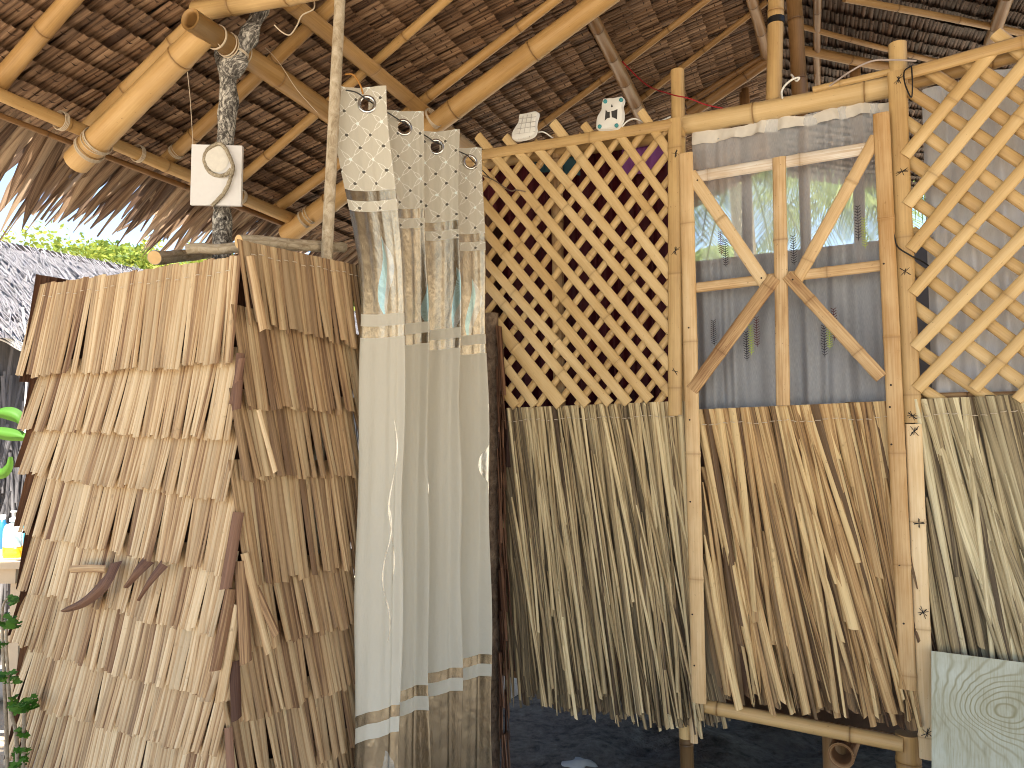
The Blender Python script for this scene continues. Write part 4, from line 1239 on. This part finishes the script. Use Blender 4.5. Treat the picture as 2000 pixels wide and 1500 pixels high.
for z in (.05, .125): rows.append([mb.vert(c + V((math.cos(a_) * .046, math.sin(a_) * .028, z)), (0, 0)) for a_ in [math.pi * (1.1 + .8 * k / 10) for k in range(11)]])
mb.grid(rows); mb.build('label', plain('pale blue label', (.45, .62, .75), .4, var=.5, scale=90), sbt)
for (x, y, t, r, h, colr, lab) in ((2, 1080, 3.8, .03, .15, (.02, .14, .30), 'small blue bottle half hidden at the table edge'), (46, 1085, 3.75, .028, .16, (.03, .22, .30), 'turquoise bottle between the soap and the stall')):
    c = V((px(x, y, t).x, t, tz)); b_ = empty('bottle', c, lab, 'bottle')
    mt = plain('bottle plastic', colr, .35, .5)
    lathe('body', c, [(r * .9, .0), (r, .008), (r, h * .75), (r * .5, h * .88), (r * .45, h)], mt, b_); lathe('cap', c, [(r * .5, h * .98), (r * .5, h * 1.12)], WHITE_P, b_)

# sapling in front
sp = empty('sapling', px(10, 1500, 2.3), 'young sapling with small lobed green leaves beside the stall', 'plant')
sp.location.z = 0
STEM = bark_mat('sapling bark', (.16, .12, .08), (.32, .26, .19), (.45, .39, .30), 60)
stems = [[(20, 2050), (14, 1500), (8, 1330), (4, 1200), (14, 1168)], [(24, 2050), (34, 1500), (20, 1380), (12, 1240), (22, 1205)], [(30, 2050), (46, 1450), (48, 1395), (46, 1372)]]
mb = MB()
for s_ in stems:
    tube(mb, smooth_path([px(x, y, 2.3) for x, y in s_], 6), [.007 * (1 - .6 * i / 24) for i in range(len(s_) * 6 - 5)], 7)
mb.build('stem', STEM, sp)
for (x, y, r, nl_) in ((20, 1172, 14, 7), (8, 1210, 20, 12), (26, 1218, 12, 8), (12, 1322, 16, 10), (30, 1328, 10, 6), (44, 1372, 26, 22), (60, 1380, 14, 10), (28, 1384, 12, 8), (44, 1430, 12, 8), (40, 1470, 13, 9), (36, 1490, 12, 8), (2, 1260, 10, 6)):
    m = MB()
    for k in range(int(nl_ * 1.5)):
        c = px(x + random.uniform(-r, r), y + random.uniform(-r, r) * .6, 2.3 + random.uniform(-.03, .03)); an = random.uniform(0, 6.28)
        d1 = V((math.cos(an), math.sin(an) * .7, random.uniform(-.6, .3))).normalized(); d2 = perp(d1, V((.1, -.5, .9)))[0]; s_ = random.uniform(.012, .021)
        i0 = len(m.v); t = random.random()
        for (q1, q2) in ((-.9, 0), (-.3, -.55), (.0, -.30), (.45, -.5), (.5, -.2), (1, 0), (.5, .2), (.45, .5), (0, .3), (-.3, .55)): m.vert(c + d1 * q1 * s_ + d2 * q2 * s_, (0, 0), (t, 0, 0))
        m.face(*range(i0, i0 + 10))
    m.build('leaf_cluster', GREEN, sp, smooth=False)

# broad-leaved plant between the stall and the neighbour's wall
bp = empty('banana_plant', px(-30, 1000, 3.9), 'broad bright green leaves in front of the neighbouring wall', 'plant')
bp.location.z = 0
mb = MB(); tube(mb, smooth_path([V((px(-30, 900, 3.9).x, 3.9, 0)), px(-30, 1000, 3.9), px(-20, 900, 3.9)], 5), .02, 8); mb.build('stem', STEM, bp)
for (pts, w) in (([(-40, 836), (0, 845), (35, 851), (64, 858)], .034), ([(-20, 812), (10, 806), (36, 815), (48, 836)], .035), ([(-30, 910), (0, 925), (16, 915), (24, 892)], .03), ([(-20, 1130), (-4, 1080), (2, 1040), (0, 1010)], .03)):
    m = MB(); sp_ = smooth_path([px(x, y, 3.9) for x, y in pts], 5); rows = []
    for i, p in enumerate(sp_):
        f = i / (len(sp_) - 1); d = (sp_[min(i + 1, len(sp_) - 1)] - sp_[max(0, i - 1)]).normalized(); a = d.cross(V((0, -1, .35))).normalized(); w_ = w * math.sin(math.pi * min(.98, max(.06, f * .92 + .06)))
        rows.append([m.vert(p + a * q * w_ + V((0, -.03, 0)) * (1 - abs(q)), (0, 0), (.55 + .3 * q, 0, 0)) for q in (-1, -.5, 0, .5, 1)])
    m.grid(rows); m.build('broad_leaf', GREEN, bp)

# pale stones on the sand by the stall and under the hut
STONE = plain('pale stone', (.34, .33, .32), .85, var=.25, scale=25)
for (x, y, t, s_, lab) in ((22, 1330, 4.3, .12, 'pale boulder behind the sapling'), (1130, 1497, 3.35, .05, 'white pebble on the dark sand under the hut')):
    m = MB(); c = px(x, y, t); bmn = bmesh.new(); bmesh.ops.create_icosphere(bmn, subdivisions=3, radius=1)
    for v_ in bmn.verts:
        k = 1 + .35 * mnoise.noise(v_.co * 1.3 + V((x, 0, 0))); m.vert(c + V((v_.co.x * k * 1.5, v_.co.y * k, v_.co.z * k * .7)) * s_)
    for f_ in bmn.faces: m.face(*[v_.index for v_ in f_.verts])
    bmn.free(); tag(m.build('stone', STONE), lab, 'stone')

# palms seen through the sheer curtain
def palm(base, top, nf, seed, label):
    rr = random.Random(seed); o = empty('palm_tree', base, label, 'tree', 'palms behind the hut')
    m = MB(); tube(m, smooth_path([V(base), V(base).lerp(V(top), .5) + V((.15, 0, 0)), V(top)], 10), .11, 12, .1, jf=6); m.build('trunk', BARK_POLE, o)
    for k in range(nf):
        an = 2 * math.pi * k / nf + rr.uniform(-.2, .2); el = rr.uniform(.1, 1.0); L = rr.uniform(1.6, 2.3)
        h = V((math.cos(an), math.sin(an), 0)); m = MB(); pts = []
        for i in range(13):
            f = i / 12; pts.append(V(top) + h * (L * f * math.cos(el * (1 - f * .5))) + Z * (L * f * math.sin(el) - 1.5 * L * .55 * f * f))
        tube(m, pts, [.018 * (1 - .85 * i / 12) for i in range(13)], 5, c=(.8, 0, 0))
        for i in range(1, 60):
            f = i / 60; j = min(11, int(f * 12)); p = pts[j].lerp(pts[j + 1], f * 12 - j); d = (pts[j + 1] - pts[j]).normalized(); sd_ = d.cross(Z).normalized()
            for sg in (-1, 1):
                leaf(m, p, d * .6 + sd_ * sg - Z * rr.uniform(.25, .7), d, Z, (.50 * math.sin(math.pi * min(.95, f * .85 + .12))), .022, rr.random(), n=2, tip=.3, fold=.1, curl=-.05)
        m.build('frond', PALM, o)
palm((2.1, 7.4, 0), (2.3, 7.5, 4.1), 18, 3, 'palm with hanging fronds behind the door, nearest its middle post')
palm((4.4, 8.6, 0), (4.3, 8.5, 4.3), 16, 4, 'palm further right behind the door')
palm((2.4, 11.5, 0), (2.6, 11.6, 4.0), 13, 8, 'palm furthest back behind the door')
print('front leaves', nleaf)
